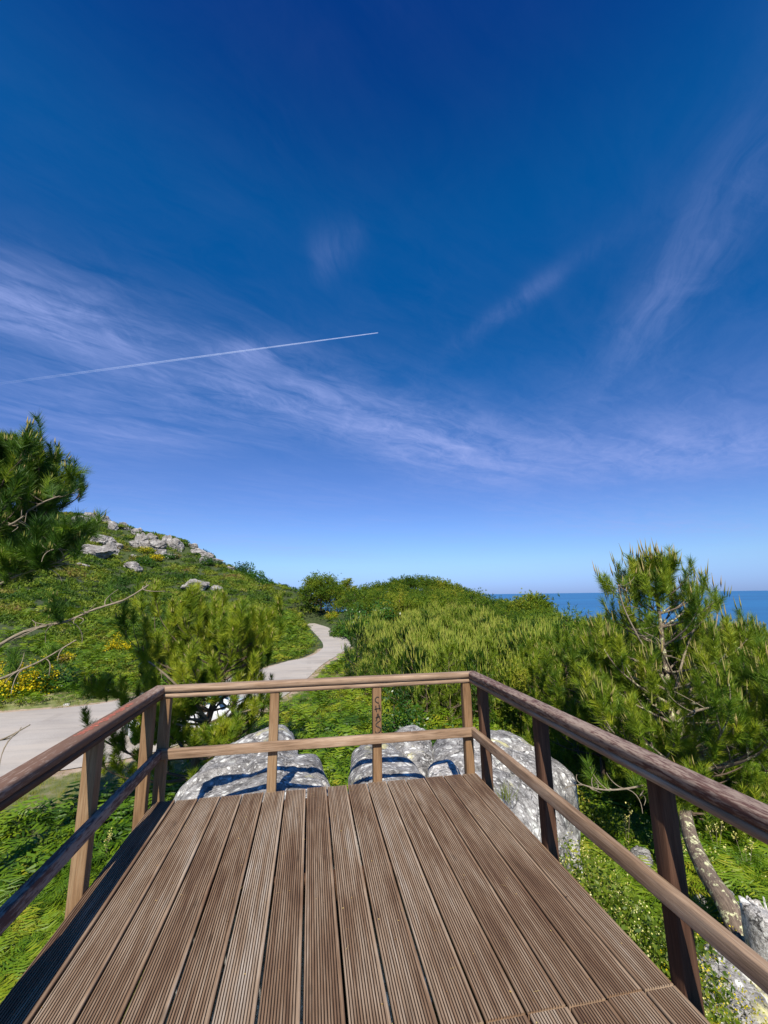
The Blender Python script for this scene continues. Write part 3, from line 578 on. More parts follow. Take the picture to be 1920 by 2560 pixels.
# ------------------------------------------------------------------ rocks
def rock(name, pts, cz, label, mat=ROCK, depth=1.6, amp=0.05, seed=0, p=9.0, res=1.0, group=None, flare=0.12):
    """pts: 3-D points of the upper rim in order; the top domes up to cz in the middle, sides go down `depth`"""
    P = np.array(pts, float); c = P.mean(0); Q = np.vstack([P, P[:1]]); P = np.vstack([Q[i]+(Q[i+1]-Q[i])*u for i in range(len(P)) for u in np.linspace(0, 1, 9)[:-1]]); rel = P-c; ang = np.arctan2(rel[:, 1], rel[:, 0]); o = np.argsort(ang); ang = ang[o]; rel = rel[o]
    na = int(220*res); th = np.linspace(-math.pi, math.pi, na, endpoint=False)
    A = np.concatenate([ang-2*math.pi, ang, ang+2*math.pi]); r0 = np.hypot(rel[:, 0], rel[:, 1])
    r = np.interp(th, A, np.tile(r0, 3)); zr = np.interp(th, A, np.tile(rel[:, 2], 3))
    for _ in range(2): r = (np.roll(r, 1)+2*r+np.roll(r, -1))/4; zr = (np.roll(zr, 1)+2*zr+np.roll(zr, -1))/4
    ts = np.concatenate([np.linspace(0.03, 0.9, int(26*res)), 0.9+0.1*np.sin(np.linspace(0.1, 1, int(10*res))*math.pi/2)]); V = []
    R = r.mean(); zc = min(cz-c[2], 0.15*R)
    ex_, ey_ = r*np.cos(th), r*np.sin(th); pl = np.linalg.lstsq(np.stack([ex_, ey_, np.ones(na)], 1), zr, rcond=None)[0]; pz = lambda t: (pl[0]*ex_+pl[1]*ey_)*t+pl[2]
    for t in ts:
        q = t**p; e = 0.06*R
        V.append(np.stack([r*t*np.cos(th), r*t*np.sin(th), zc*(1-t**3) + pz(t)*(1-t**4) + zr*t**4 - e*q], 1))
    for k in range(1, int(16*res)):
        s = k/(16*res-1)
        V.append(np.stack([r*(1+flare*np.sin(s*3.1)*0.6-0.25*s*s)*np.cos(th), r*(1+flare*np.sin(s*3.1)*0.6-0.25*s*s)*np.sin(th), zr-0.06*R-depth*s**0.9], 1))
    n = len(V); V = np.concatenate(V); V = np.vstack([V, [0, 0, zc+pl[2]]])
    sc = 1.0/R
    for i in range(len(V)):
        q = Vector(V[i])*sc; s = seed*7.3
        d = mnoise.fractal(q*1.6+Vector((s, s, s)), 1.0, 2.0, 5)*amp*1.4*R
        k = mnoise.fractal(q*6+Vector((s, 2*s, s)), 0.8, 2.1, 4)*amp*0.35*R
        cr = abs(mnoise.noise(q*1.3+Vector((s*2, s, 0)))); cr = -max(0.0, 0.05-cr)*2.6*amp*8*R*0.5
        vd = mnoise.voronoi(q*0.75+Vector((s+0.1*d/R, s, s)))[0]; ed = vd[1]-vd[0]
        if ed < 0.07: cr -= 0.05*R*(1-ed/0.07)
        rad = math.hypot(V[i][0], V[i][1])+1e-6; side = min(1.0, max(0.0, (rad/R-0.8)/0.3))
        V[i][2] += (d+k+cr)*(1-0.4*side); V[i][0] += V[i][0]/rad*(d+k)*side*0.8; V[i][1] += V[i][1]/rad*(d+k)*side*0.8
    i = np.arange(n-1)[:, None]*na; j = np.arange(na)[None]; k = (j+1) % na
    F = np.stack([i+j, i+j+na, i+k+na, i+k], -1).reshape(-1, 4)
    F3 = np.stack([np.full(na, n*na), np.arange(na), (np.arange(na)+1) % na], 1)
    me = mesh(name, V, [F3, F], None, True, [mat]); me_o = link(name, me, None, tuple(c))
    return tag(me_o, label, 'rock', group)
def rim(px, z): return [onz(x, y, z if np.isscalar(z) else z[i]) for i, (x, y) in enumerate(px)]
rock('boulder', rim([(395, 2035), (455, 1972), (512, 1905), (570, 1852), (640, 1822), (690, 1803), (722, 1808), (742, 1842), (748, 1880), (740, 1925), (745, 2000), (740, 2200), (470, 2230), (400, 2120)],
     [-.75, -.6, -.52, -.52, -.52, -.52, -.52, -.5, -.44, -.38, -.24, -.13, -.13, -.4]), -0.15, 'big grey lichen-spotted boulder beyond the left end of the front railing', seed=1, amp=0.035, flare=.05)
rock('boulder', rim([(700, 1905), (728, 1882), (770, 1876), (796, 1880), (808, 1915), (834, 1975), (838, 2190), (690, 2190), (690, 1980)],
     [-.34, -.38, -.41, -.44, -.42, -.38, -.13, -.13, -.22]), -0.17, 'squarish boulder with a yellow lichen patch behind the first front post', seed=2, amp=0.03, flare=.05)
rock('boulder', rim([(878, 1890), (880, 1870), (905, 1853), (960, 1846), (985, 1868), (1030, 1898), (1072, 1945), (1080, 2170), (878, 2180), (875, 1930)],
     [-.46, -.48, -.5, -.5, -.45, -.40, -.22, -.12, -.12, -.34]), -0.17, 'flat-topped boulder with yellow lichen directly behind the lettered post', seed=3, amp=0.03, flare=.05)
rock('boulder', rim([(960, 1858), (980, 1832), (1008, 1815), (1045, 1811), (1066, 1818), (1079, 1850), (1080, 1900), (1060, 1930), (1010, 1900)],
     [-.6, -.62, -.66, -.66, -.64, -.6, -.6, -.6, -.55]), -0.40, 'rounded grey boulder with a hollow, between the flat-topped one and the corner', seed=4, amp=0.06, flare=.05)
rock('boulder', rim([(1070, 1915), (1088, 1896), (1125, 1895), (1150, 1925), (1160, 1960), (1120, 1990), (1075, 1975)],
     [-.4, -.4, -.38, -.36, -.3, -.3, -.3]), -0.22, 'small pale rounded boulder at the foot of the corner post', ROCKP, seed=5, amp=0.05, depth=1.2)
rock('boulder', rim([(1078, 1868), (1088, 1844), (1130, 1832), (1180, 1826), (1215, 1818), (1255, 1818), (1300, 1830), (1350, 1866), (1400, 1896), (1432, 1922), (1441, 1950), (1428, 1972), (1410, 1985), (1412, 2030), (1420, 2075), (1380, 2140), (1290, 2150), (1180, 2060), (1100, 1960)],
     [-.62, -.62, -.62, -.62, -.62, -.64, -.66, -.75, -.85, -.95, -1.0, -1.05, -1.05, -1.1, -1.15, -1.2, -1.0, -.4, -.35]), -0.27, 'huge smooth grey boulder outside the front right corner of the railing', seed=6, amp=0.03, res=1.3, depth=1.5, flare=.04)
rock('boulder', rim([(1255, 2010), (1300, 1995), (1360, 2012), (1410, 2050), (1442, 2090), (1448, 2112), (1400, 2150), (1330, 2150), (1260, 2080)],
     [-1.0, -1.0, -1.05, -1.2, -1.35, -1.4, -1.4, -1.3, -1.1]), -0.95, 'pale cracked slab leaning against the foot of the huge corner boulder', ROCKP, seed=7, amp=0.05, depth=1.3)
rock('boulder', rim([(1715, 2440), (1745, 2370), (1765, 2345), (1810, 2365), (1860, 2400), (1925, 2450), (2000, 2520), (1960, 2620), (1800, 2640), (1720, 2540)],
     [-1.5, -1.5, -1.5, -1.5, -1.5, -1.5, -1.6, -1.6, -1.6, -1.5]), -1.28, 'grey boulder with white lichen below the lower right end of the side railing', seed=8, amp=0.035)
rock('boulder', rim([(1845, 2235), (1855, 2218), (1880, 2224), (1930, 2250), (2050, 2330), (2080, 2400), (1960, 2350), (1900, 2310), (1860, 2260)],
     [-1.1, -1.05, -1.05, -1.1, -1.2, -1.4, -1.4, -1.3, -1.2]), -1.12, 'long white slab standing beyond the lichened pine trunk', ROCKP, seed=9, amp=0.03, depth=0.9)
rock('boulder', rim([(1792, 2222), (1810, 2212), (1832, 2228), (1850, 2262), (1852, 2290), (1815, 2280), (1798, 2250)],
     [-1.75]*7), -1.62, 'small rough grey rock between the pine trunk and the white slab', seed=10, amp=0.07, depth=0.7)
rock('boulder', rim([(1730, 2245), (1745, 2230), (1762, 2240), (1770, 2265), (1745, 2275)], [-1.95]*5), -1.85, 'little buried stone on the deck side of the lichened pine trunk', seed=11, amp=0.06, depth=0.5)
rock('boulder', rim([(1575, 2120), (1590, 2112), (1622, 2124), (1632, 2150), (1605, 2160), (1580, 2140)], [-1.95]*6), -1.8, 'small dark mossy rock behind the middle side post', seed=12, amp=0.08, depth=0.6)
# outcrops on the hillside, each rock its own
OUT = [(205, 1306, 16, 12), (232, 1290, 17, 11), (262, 1300, 15, 10), (282, 1316, 9, 10), (312, 1316, 11, 10), (342, 1328, 10, 10), (352, 1348, 12, 14), (338, 1362, 10, 9), (368, 1362, 12, 12), (382, 1345, 10, 10),
       (398, 1362, 16, 14), (420, 1352, 14, 12), (440, 1362, 14, 15), (408, 1382, 12, 8), (485, 1366, 12, 6), (500, 1380, 14, 10), (520, 1388, 14, 9), (545, 1402, 12, 6), (577, 1424, 9, 6),
       (255, 1350, 20, 10), (240, 1378, 34, 16), (278, 1372, 14, 15), (296, 1366, 12, 9), (205, 1413, 12, 5), (335, 1418, 20, 13), (100, 1375, 22, 13), (235, 1336, 8, 4), (490, 1465, 26, 13), (540, 1470, 11, 9), (430, 1388, 6, 5), (336, 1391, 8, 4), (510, 1402, 10, 7)]
where = ['crowning the hilltop at its left end', 'on the very top of the hill beside the sky', 'on the hilltop just right of the highest rock', 'tucked below the summit rocks', 'standing alone on the skyline as a round knob',
         'on the skyline at the upper end of the broken ridge', 'in the upper part of the broken ridge', 'low on the left flank of the broken ridge', 'in the middle of the broken ridge', 'on the skyline above the middle of the ridge',
         'at the left foot of the pale cliff', 'at the top of the pale cliff', 'forming the right face of the pale cliff', 'under the pale cliff among heather', 'thin and flat on the skyline right of the cliff', 'long and sloping on the ridge right of the cliff',
         'stepping down the ridge below the long sloping rock', 'as the last pale rock on the descending skyline', 'as a small patch low on the descending ridge', 'above the broad slab on the left slope', 'as the broadest slab on the left slope',
         'standing upright at the right end of the broad slab', 'jutting right from the upright stone of the slab', 'as a thin ledge below the broad slab', 'as a pointed shelf over a dark hollow, mid-slope', 'half hidden behind the near pine on the left',
         'as a small chip above the broad slab', 'lying flat as a bare slab low on the slope', 'beside the bare slab low on the slope', 'tiny, below the right face of the cliff', 'tiny, between the broad slab and the pale cliff', 'under the long sloping rock of the ridge']
prng = np.random.default_rng(5)
for i, (px, py, w, h) in enumerate(OUT):
    p = hit(px, py+h*0.7, 0.0, near=40)
    if p is None: p = hit(px, py+h*1.6, 0.0, near=40)
    if p is None: continue
    dist = p[1]; W = w*1.35*dist/F_PX; Hh = h*1.35*dist/F_PX
    V = []; N = 3
    me = bpy.data.meshes.new('outcrop_rock')
    import bmesh
    bm = bmesh.new(); bmesh.ops.create_icosphere(bm, subdivisions=5, radius=1.0)
    cuts = [(nrm(prng.normal(0, 1, 3)), prng.uniform(0.5, 0.85)) for _ in range(11)]
    ca, sa = math.cos(prng.uniform(-.5, .5)), math.sin(prng.uniform(-.6, .1))
    for v in bm.verts:
        c = np.array(v.co)
        for nn, dd in cuts:
            e = c@nn-dd
            if e > 0: c = c-nn*e*0.9
        q = Vector(c)*1.7+Vector((i*3.1, 0, 0))
        c = c*(1+0.22*mnoise.fractal(q, 0.8, 2.0, 6))
        k = abs(mnoise.noise(Vector(c)*2.1+Vector((0, i*2.0, 0))));
        if k < 0.07: c = c*(1-0.10*(1-k/0.07))
        x, y, z = c[0]*W, c[1]*W*0.8, c[2]*Hh
        tl = -0.22; v.co = (x*1.0, y, z + x*tl*(Hh/W))
    bm.to_mesh(me); bm.free(); me.materials.append(FROCK)
    o = link('outcrop_rock', me, None, (p[0], p[1]-0.3, p[2]+Hh*0.32))
    tag(o, 'pale granite outcrop rock '+where[i], 'rock', 'granite outcrop rocks on the hillside')

# ------------------------------------------------------------------ pines
def needles(g, P, D, L, nl, n, w, tint, rg, fwd=0.55, droop=0.0):
    """bottle-brush shoots: n needles along each shoot that ends at P and points along D"""
    M = len(P); P = np.repeat(P, n, 0); Dn = np.repeat(nrm(D), n, 0); m = M*n
    t = rg.random(m); rad = rg.normal(0, 1, (m, 3)); rad -= (rad*Dn).sum(1)[:, None]*Dn; rad = nrm(rad)
    base = P - Dn*(t*np.repeat(np.broadcast_to(L, M), n))[:, None]
    d = nrm(Dn*(fwd+0.5*(1-t))[:, None]+rad*rg.uniform(0.5, 1.0, m)[:, None]+np.array([0, 0, -droop]))
    ln = np.repeat(np.broadcast_to(nl, M), n)*rg.uniform(0.65, 1.1, m); tip = base+d*ln[:, None]
    sd_ = nrm(np.cross(d, rg.normal(0, 1, (m, 3))))*(np.broadcast_to(w, (m,))/2)[:, None]
    V = np.stack([base-sd_, base+sd_, tip], 1).reshape(-1, 3)
    tt = np.repeat(np.broadcast_to(tint, M), n)+rg.normal(0, 0.1, m)
    g.add(V, np.arange(m*3).reshape(-1, 3), 0, tint=np.repeat(np.clip(tt, 0, 1), 3))
def spindles(g, P, D, L, r, tint, rg):
    m = len(P); D = nrm(D); a = nrm(np.cross(D, rg.normal(0, 1, (m, 3)))); b = np.cross(D, a)
    L = np.broadcast_to(L, (m,))[:, None]; r = np.broadcast_to(r, (m,))[:, None]; mid = P+D*L*0.35
    ring = [mid+r*(math.cos(q)*a+math.sin(q)*b) for q in (0, 2.094, 4.189)]
    V = np.stack([P, *ring, P+D*L], 1).reshape(-1, 3); F = np.array([[0, 2, 1], [0, 3, 2], [0, 1, 3], [4, 1, 2], [4, 2, 3], [4, 3, 1]])
    g.add(V, (F[None]+5*np.arange(m)[:, None, None]).reshape(-1, 3), 0, tint=np.repeat(np.clip(0.5+rg.normal(0, 0.25, m), 0, 1), 5))
def pine_geo(seed, path, r0, crown, nwh, per, dens, tuft, candle, h0=0.2, rise=0.35, flat=0.0, sub=1.0, base=(0, 0, 0), extra=(), opent=2.0, tintc=0.5):
    """path: trunk polyline; crown(t, az) -> branch length at trunk fraction t and azimuth az.
    returns three Geo: wood, needles, candles, all relative to `base`"""
    rg = np.random.default_rng(seed); base = np.array(base, float)
    W, N, C = Geo(), Geo(), Geo(); T = smooth_path(np.array(path, float)-base, 26); n = len(T)
    rt = r0*(1-np.linspace(0, 1, n)**1.2*0.86); tube(W, T, rt, 9, tint=0.4)
    tips, dirs, cpos, cdir = [], [], [], []
    def limb(p, az, Lb, e0, r, lvl=0, op=1.0):
        k = 9; s = np.linspace(0, 1, k); el = e0+(rise+0.5)*s**1.6*(0.9 if lvl == 0 else 0.6)-flat*0.3
        az_ = az+np.cumsum(rg.normal(0, 0.10, k)); d = np.stack([np.cos(az_)*np.cos(el), np.sin(az_)*np.cos(el), np.sin(el)], 1)
        Q = p+np.vstack([np.zeros(3), np.cumsum(d[:-1]*Lb/(k-1), 0)])
        tube(W, Q, r*(1-0.8*s)+0.002, 5 if lvl else 6, tint=0.6)
        if lvl == 0:
            for q in np.linspace(0.3, 0.95, max(2, int(Lb*dens*sub)))[:None if op > 0.5 else 1]:
                i = min(k-2, int(q*(k-1))); pp = Q[i]+(Q[i+1]-Q[i])*(q*(k-1)-i)
                sd = 1 if rg.random() < 0.5 else -1
                limb(pp, az_[i]+sd*rg.uniform(0.5, 1.2), Lb*rg.uniform(0.22, 0.42)*(1.15-q*0.6)+0.08, el[i]+rg.uniform(0.0, 0.5), r*0.4, 1)
        for q in ([1.0] if lvl else [1.0, 0.86]):
            i = min(k-1, int(q*(k-1))); dd = nrm(d[i]*0.55+np.array([0, 0, 0.75])+rg.normal(0, 0.15, 3)); tips.append(Q[i]+dd*tuft[0]*0.5); dirs.append(dd)
        if lvl or Lb < 0.5:
            for q in (0.6, 0.8):
                if rg.random() < 0.75:
                    i = int(q*(k-1)); dd = nrm(d[i]*0.5+rg.normal(0, 0.45, 3)+np.array([0, 0, 0.45])); tips.append(Q[i]+dd*tuft[0]*0.6); dirs.append(dd)
    for w_ in range(nwh):
        t = h0+(1-h0)*((w_+rg.uniform(-0.2, 0.2))/nwh); t = min(max(t, 0.02), 0.985); i = min(n-2, int(t*(n-1))); p = T[i]+(T[i+1]-T[i])*(t*(n-1)-i)
        a0 = rg.uniform(0, 6.283)
        for b in range(per):
            az = a0+6.283*b/per+rg.normal(0, 0.25); Lb = crown(t, az)*rg.uniform(0.78, 1.15)
            if Lb > 0.12: limb(p, az, Lb, rg.uniform(-0.05, 0.3)+t*0.35, rt[i]*0.34+0.004, 0, 0.0 if t > opent else 1.0)
    dd = nrm(T[-1]-T[-2]+np.array([0, 0, 0.2]))
    for _ in range(3): tips.append(T[-1]+dd*tuft[0]*0.7+rg.normal(0, 0.03, 3)); dirs.append(nrm(dd+rg.normal(0, 0.2, 3)))
    for ex in extra:                       # particular limbs the photograph shows: (points, radius, tuft count)
        Q = smooth_path(np.array(ex[0], float)-base, 22); tube(W, Q, ex[1]*(1-0.75*np.linspace(0, 1, 22))+0.003, 7, tint=0.9, mi=1)
        for _ in range(ex[2]):
            i = int(rg.uniform(0.35, 1)*21); az = rg.uniform(0, 6.28); limb(Q[i], az, rg.uniform(0.15, 0.4), rg.uniform(0, .5), 0.006, 1)
        for _ in range(ex[3] if len(ex) > 3 else 0):   # dry curled twigs
            i = int(rg.uniform(0.15, 1)*21); az = rg.uniform(0, 6.28); L = rg.uniform(0.12, 0.42); s = np.linspace(0, 1, 8); cv = rg.uniform(-2.4, 2.4); el = rg.uniform(-.6, .6)
            a_ = az+cv*s; e_ = el+rg.uniform(-1.5, 1.5)*s; d = np.stack([np.cos(a_)*np.cos(e_), np.sin(a_)*np.cos(e_), np.sin(e_)], 1)
            tube(W, Q[i]+np.vstack([np.zeros(3), np.cumsum(d[:-1]*L/7, 0)]), 0.006*(1-0.6*s)+0.0012, 4, tint=0.9, mi=1)
    tips, dirs = np.array(tips), np.array(dirs); M = len(tips)
    hh = (tips[:, 2]-T[0, 2])/max(0.1, (T[-1, 2]-T[0, 2]))
    tn = np.clip(tintc+rg.normal(0, 0.14, M), 0, 1)
    needles(N, tips, dirs, tuft[0]*rg.uniform(0.8, 1.2, M), tuft[1]*rg.uniform(0.85, 1.15, M), tuft[2], tuft[3], tn, rg)
    if candle:
        up = np.nonzero(rg.random(M) < candle[3]*np.clip(0.25+hh*1.1, 0, 1))[0]
        for _ in range(candle[2]):
            q = up[rg.random(len(up)) < 0.8]; off = rg.normal(0, 0.028*candle[0]/0.12, (len(q), 3)); off[:, 2] *= 0.3
            spindles(C, tips[q]+off-dirs[q]*0.02, dirs[q]*0.35+off*2.2+np.array([0, 0, 0.9]), candle[0]*rg.uniform(0.5, 1.2, len(q))*(0.6+0.6*np.clip(hh[q], 0, 1)), candle[1], 0.5, rg)
    return W, N, C
def make_tree(name, label, cat, base, geos, mats, group=None, parts=('trunk', 'crown', 'new_foliage')):
    root = empty(name, tuple(base), label, cat, group)
    for g, pn, mt in zip(geos, parts, mats):
        if g is None or g.n == 0: continue
        o = g.build(pn, mt, root, smooth=(pn == 'trunk')); o.location = (0, 0, 0)
    return root
# --- the big pine beyond the right rail
P0 = at(1890, 2365, 3.95); P0[2] = min(P0[2], float(Hs(P0[0], P0[1])))
rt_path = [P0, at(1822, 2270, 4.3), at(1770, 2190, 4.65), at(1724, 2085, 5.2), at(1700, 1960, 5.9), at(1690, 1860, 6.3), at(1668, 1700, 6.6), at(1646, 1520, 6.7), at(1638, 1440, 6.7)]
def crR(t, az):
    if t < 0.50: return 0.0
    prof = np.interp(t, [0.50, 0.56, 0.66, 0.8, 0.9, 1.0], [1.5, 1.9, 1.7, 1.15, 0.8, 0.35]); return prof*(1.0+0.15*math.cos(az))
ex = [([at(1692, 1880, 6.1), at(1690, 1950, 5.6), at(1730, 2010, 5.4)], 0.016, 14, 3), ([at(1690, 1860, 6.1), at(1640, 1930, 5.7), at(1600, 1990, 5.4)], 0.016, 12, 3),
      ([at(1690, 1850, 6.3), at(1720, 1790, 5.6), at(1760, 1772, 5.4), at(1800, 1765, 5.3), at(1880, 1752, 5.2)], 0.022, 0, 14),
      ([at(1690, 1700, 6.6), at(1660, 1640, 6.4), at(1640, 1600, 6.3), at(1610, 1580, 6.2)], 0.016, 0, 12),
      ([at(1700, 1920, 6.1), at(1620, 1960, 5.6), at(1520, 1975, 5.3), at(1450, 1960, 5.2)], 0.014, 2, 12),
      ([at(1700, 1900, 6.1), at(1780, 1850, 5.6), at(1860, 1880, 5.3), at(1960, 1900, 5.1)], 0.018, 5, 14),
      ([at(1680, 1760, 6.5), at(1710, 1640, 6.6), at(1740, 1560, 6.7), at(1752, 1500, 6.8)], 0.020, 5, 4),
      ([at(1690, 1790, 6.5), at(1760, 1660, 6.6), at(1790, 1560, 6.7), at(1795, 1495, 6.8)], 0.020, 6, 4),
      ([at(1670, 1720, 6.5), at(1600, 1600, 6.5), at(1560, 1520, 6.5), at(1545, 1460, 6.5)], 0.018, 5, 3)]
W, N, C = pine_geo(11, rt_path, 0.115, crR, 15, 5, 3.4, (0.33, 0.155, 200, 0.0064), (0.26, 0.013, 4, 0.42), h0=0.50, base=P0, extra=ex, tintc=0.5, opent=0.74)
make_tree('pine_tree', 'large pine on a leaning lichened trunk beyond the right railing, pale shoots against the sea', 'pine tree', P0, (W, N, C), ([BARKL, TWIG], NEEDLE, CANDLE))
# --- the tall pine cut by the left edge
P1 = at(-220, 1900, 7.2); P1[2] = float(Hs(P1[0], P1[1]))
lt_path = [P1, at(-170, 1700, 7.2), at(-120, 1450, 7.2), at(-60, 1310, 7.1), at(-15, 1225, 7.0), at(22, 1150, 7.0)]
def crL(t, az):
    return float(np.interp(t, [0.3, 0.45, 0.62, 0.75, 0.88, 1.0], [1.2, 1.5, 1.35, 0.85, 0.4, 0.12]))*(1.0+0.1*math.cos(az))
ex = [([at(-110, 1680, 7.0), at(0, 1612, 6.6), at(60, 1580, 6.5), at(120, 1563, 6.4), at(170, 1552, 6.4), at(240, 1522, 6.4), at(310, 1500, 6.4), at(372, 1462, 6.4)], 0.023, 3, 22),
      ([at(-110, 1740, 6.8), at(0, 1698, 6.2), at(50, 1676, 6.1), at(110, 1648, 6.0), at(190, 1600, 6.0)], 0.018, 2, 12),
      ([at(-100, 1400, 7.1), at(-20, 1330, 6.6), at(30, 1310, 6.3), at(60, 1290, 6.2)], 0.026, 2, 14),
      ([at(-90, 1480, 7.1), at(0, 1420, 6.5), at(80, 1390, 6.3), at(150, 1370, 6.2)], 0.022, 5, 18),
      ([at(-80, 1380, 7.1), at(20, 1310, 6.7), at(100, 1260, 6.5), at(150, 1240, 6.4)], 0.02, 7, 6),
      ([at(-80, 1500, 7.1), at(80, 1400, 6.6), at(140, 1350, 6.4), at(175, 1340, 6.4)], 0.022, 14, 8), ([at(-110, 1520, 7.1), at(20, 1450, 6.6), at(100, 1420, 6.4), at(160, 1400, 6.4)], 0.02, 14, 10),
      ([at(-120, 1900, 6.2), at(-30, 1862, 5.0), at(20, 1842, 4.9), at(75, 1812, 4.8)], 0.009, 0, 5)]
W, N, C = pine_geo(23, lt_path, 0.12, crL, 18, 5, 3.2, (0.32, 0.17, 190, 0.0066), (0.12, 0.014, 3, 0.4), h0=0.32, base=P1, extra=ex, tintc=0.38)
make_tree('pine_tree', 'tall dark pine at the left edge with a long bare pale branch over the slope', 'pine tree', P1, (W, N, C), ([BARK, TWIG], NEEDLE, CANDLE))
# --- the spreading pine between the platform and the road
P2 = at(470, 1955, 11.2); P2[2] = float(Hs(P2[0], P2[1]))
ct_path = [P2, at(490, 1900, 11.2), at(520, 1800, 11.1), at(540, 1740, 11.0), at(560, 1680, 11.0), at(580, 1625, 11.0), at(592, 1580, 11.0)]
def crC(t, az):
    return float(np.interp(t, [0.05, 0.2, 0.35, 0.48, 0.6, 0.8, 1.0], [1.3, 2.2, 1.3, 1.9, 2.2, 1.4, 0.4]))*(1.0-0.2*math.cos(az))
ex = [([at(540, 1745, 11), at(500, 1690, 10.7), at(460, 1635, 10.5)], 0.03, 3, 6), ([at(520, 1800, 11), at(440, 1712, 10.4), at(380, 1660, 10.2), at(340, 1640, 10.2)], 0.03, 5, 10),
      ([at(520, 1800, 11.1), at(400, 1790, 10.5), at(300, 1745, 10.0), at(250, 1730, 9.8)], 0.03, 10, 5), ([at(510, 1850, 11.1), at(430, 1850, 10.4), at(340, 1850, 10)], 0.025, 14, 5), ([at(510, 1830, 11.1), at(440, 1810, 10.4), at(370, 1800, 10.0), at(330, 1800, 9.8)], 0.025, 16, 3), ([at(500, 1880, 11.1), at(540, 1850, 10.6), at(600, 1830, 10.4)], 0.025, 12, 3), ([at(520, 1790, 11.1), at(470, 1780, 10.6), at(420, 1790, 10.4)], 0.02, 12, 3),
      ([at(540, 1745, 11), at(600, 1780, 10.7), at(680, 1750, 10.6)], 0.025, 5, 6)]
W, N, C = pine_geo(37, ct_path, 0.10, crC, 13, 5, 2.2, (0.34, 0.20, 190, 0.0090), (0.13, 0.018, 3, 0.6), h0=0.1, base=P2, extra=ex, tintc=0.68)
make_tree('pine_tree', 'spreading light green pine between the front left railing corner and the road', 'pine tree', P2, (W, N, C), ([BARK, TWIG], NEEDLE, CANDLE))
# --- shrubby pines filling the slope under and beside the big right pine
RP = [(1480, 9.0, 2.7, 1.6, 'bushy pine just left of the big leaning pine, its top level with the sea edge'), (1835, 8.2, 3.15, 1.9, 'dense pine right of the big leaning pine, running out of the picture'),
      (1985, 7.4, 2.8, 1.8, 'pine crown showing only its left half at the right picture edge'), (1600, 8.6, 2.0, 1.5, 'low pine under the left side of the big leaning pine'),
      (1420, 11.5, 2.6, 1.5, 'pine behind the bushy one, next to the thicket of young pines'), (1720, 7.4, 1.5, 1.2, 'low branching pine directly below the crown of the big leaning pine'),
      (1560, 12.5, 3.2, 1.8, 'pine behind the left half of the big leaning pine'), (1760, 12.0, 3.1, 1.9, 'pine behind the right half of the big leaning pine'), (1900, 12.0, 3.3, 2.0, 'far pine at the right side with a single tuft above the sea line')]
for q, (px, y, h, rad, lab) in enumerate(RP):
    b = at(px, 1700, y); b[2] = float(Hs(b[0], b[1])); hh = h+0.3
    top = b+np.array([0.1, 0.1, hh]); pth = [b, b+(0.05, 0, hh*0.4), b+(-0.03, 0.05, hh*0.75), top]
    f = lambda t, az, R=rad: float(np.interp(t, [0.05, 0.3, 0.6, 0.85, 1.0], [0.9, 1.0, 0.85, 0.5, 0.15]))*R
    W, N, C = pine_geo(50+q, pth, 0.06, f, 10, 5, 2.6, (0.32, 0.155, 150, 0.0072), (0.13, 0.013, 3, 0.3), h0=0.08, base=b, tintc=0.55,
                       extra=[([b+(0, 0, hh*.4), b+(0.4, -0.5, hh*.5), b+(0.9, -0.9, hh*.5)], 0.012, 1, 10)] if q in (0, 1, 3, 5) else ())
    make_tree('pine_tree', lab, 'pine tree', b, (W, N, C), ([BARK, TWIG], NEEDLE, CANDLE), 'pines beside the right railing')

def dup(root, loc, rz=0.0, sc=1.0, label=None):
    r = root.copy(); col.objects.link(r); r.location = loc; r.rotation_euler = (0, 0, rz); r.scale = (sc,)*3 if np.isscalar(sc) else sc
    if label: r['label'] = label
    for ch in list(root.children):
        c = ch.copy(); col.objects.link(c); c.parent = r
    return r
def place_all(protos, spots, relabel=None):
    used = set()
    for i, (loc, rz, sc, k) in enumerate(spots):
        if k not in used:
            used.add(k); o = protos[k]; o.location = loc; o.rotation_euler = (0, 0, rz); o.scale = (sc,)*3
        else: dup(protos[k], loc, rz, sc)
def scatter(test, xr, yr, step, rg, maxn):
    out = []
    xs = np.arange(xr[0], xr[1], step); ys = np.arange(yr[0], yr[1], step)
    X, Y = np.meshgrid(xs, ys); X = X.ravel()+rg.uniform(-.42, .42, X.size)*step; Y = Y.ravel()+rg.uniform(-.42, .42, Y.size)*step
    Z = Hs(X, Y); d = np.stack([X, Y, Z], 1)-CAM; zz = d@CF; px = 960+F_PX*(d@CR)/zz; py = 1280-F_PX*(d@CU)/zz; rdd = road_dist(np.stack([X, Y], 1))
    keep = [(x, y, z) for x, y, z, a, b, r in zip(X, Y, Z, px, py, rdd) if test(x, y, z, a, b, r)]
    rg.shuffle(keep); return keep[:maxn]
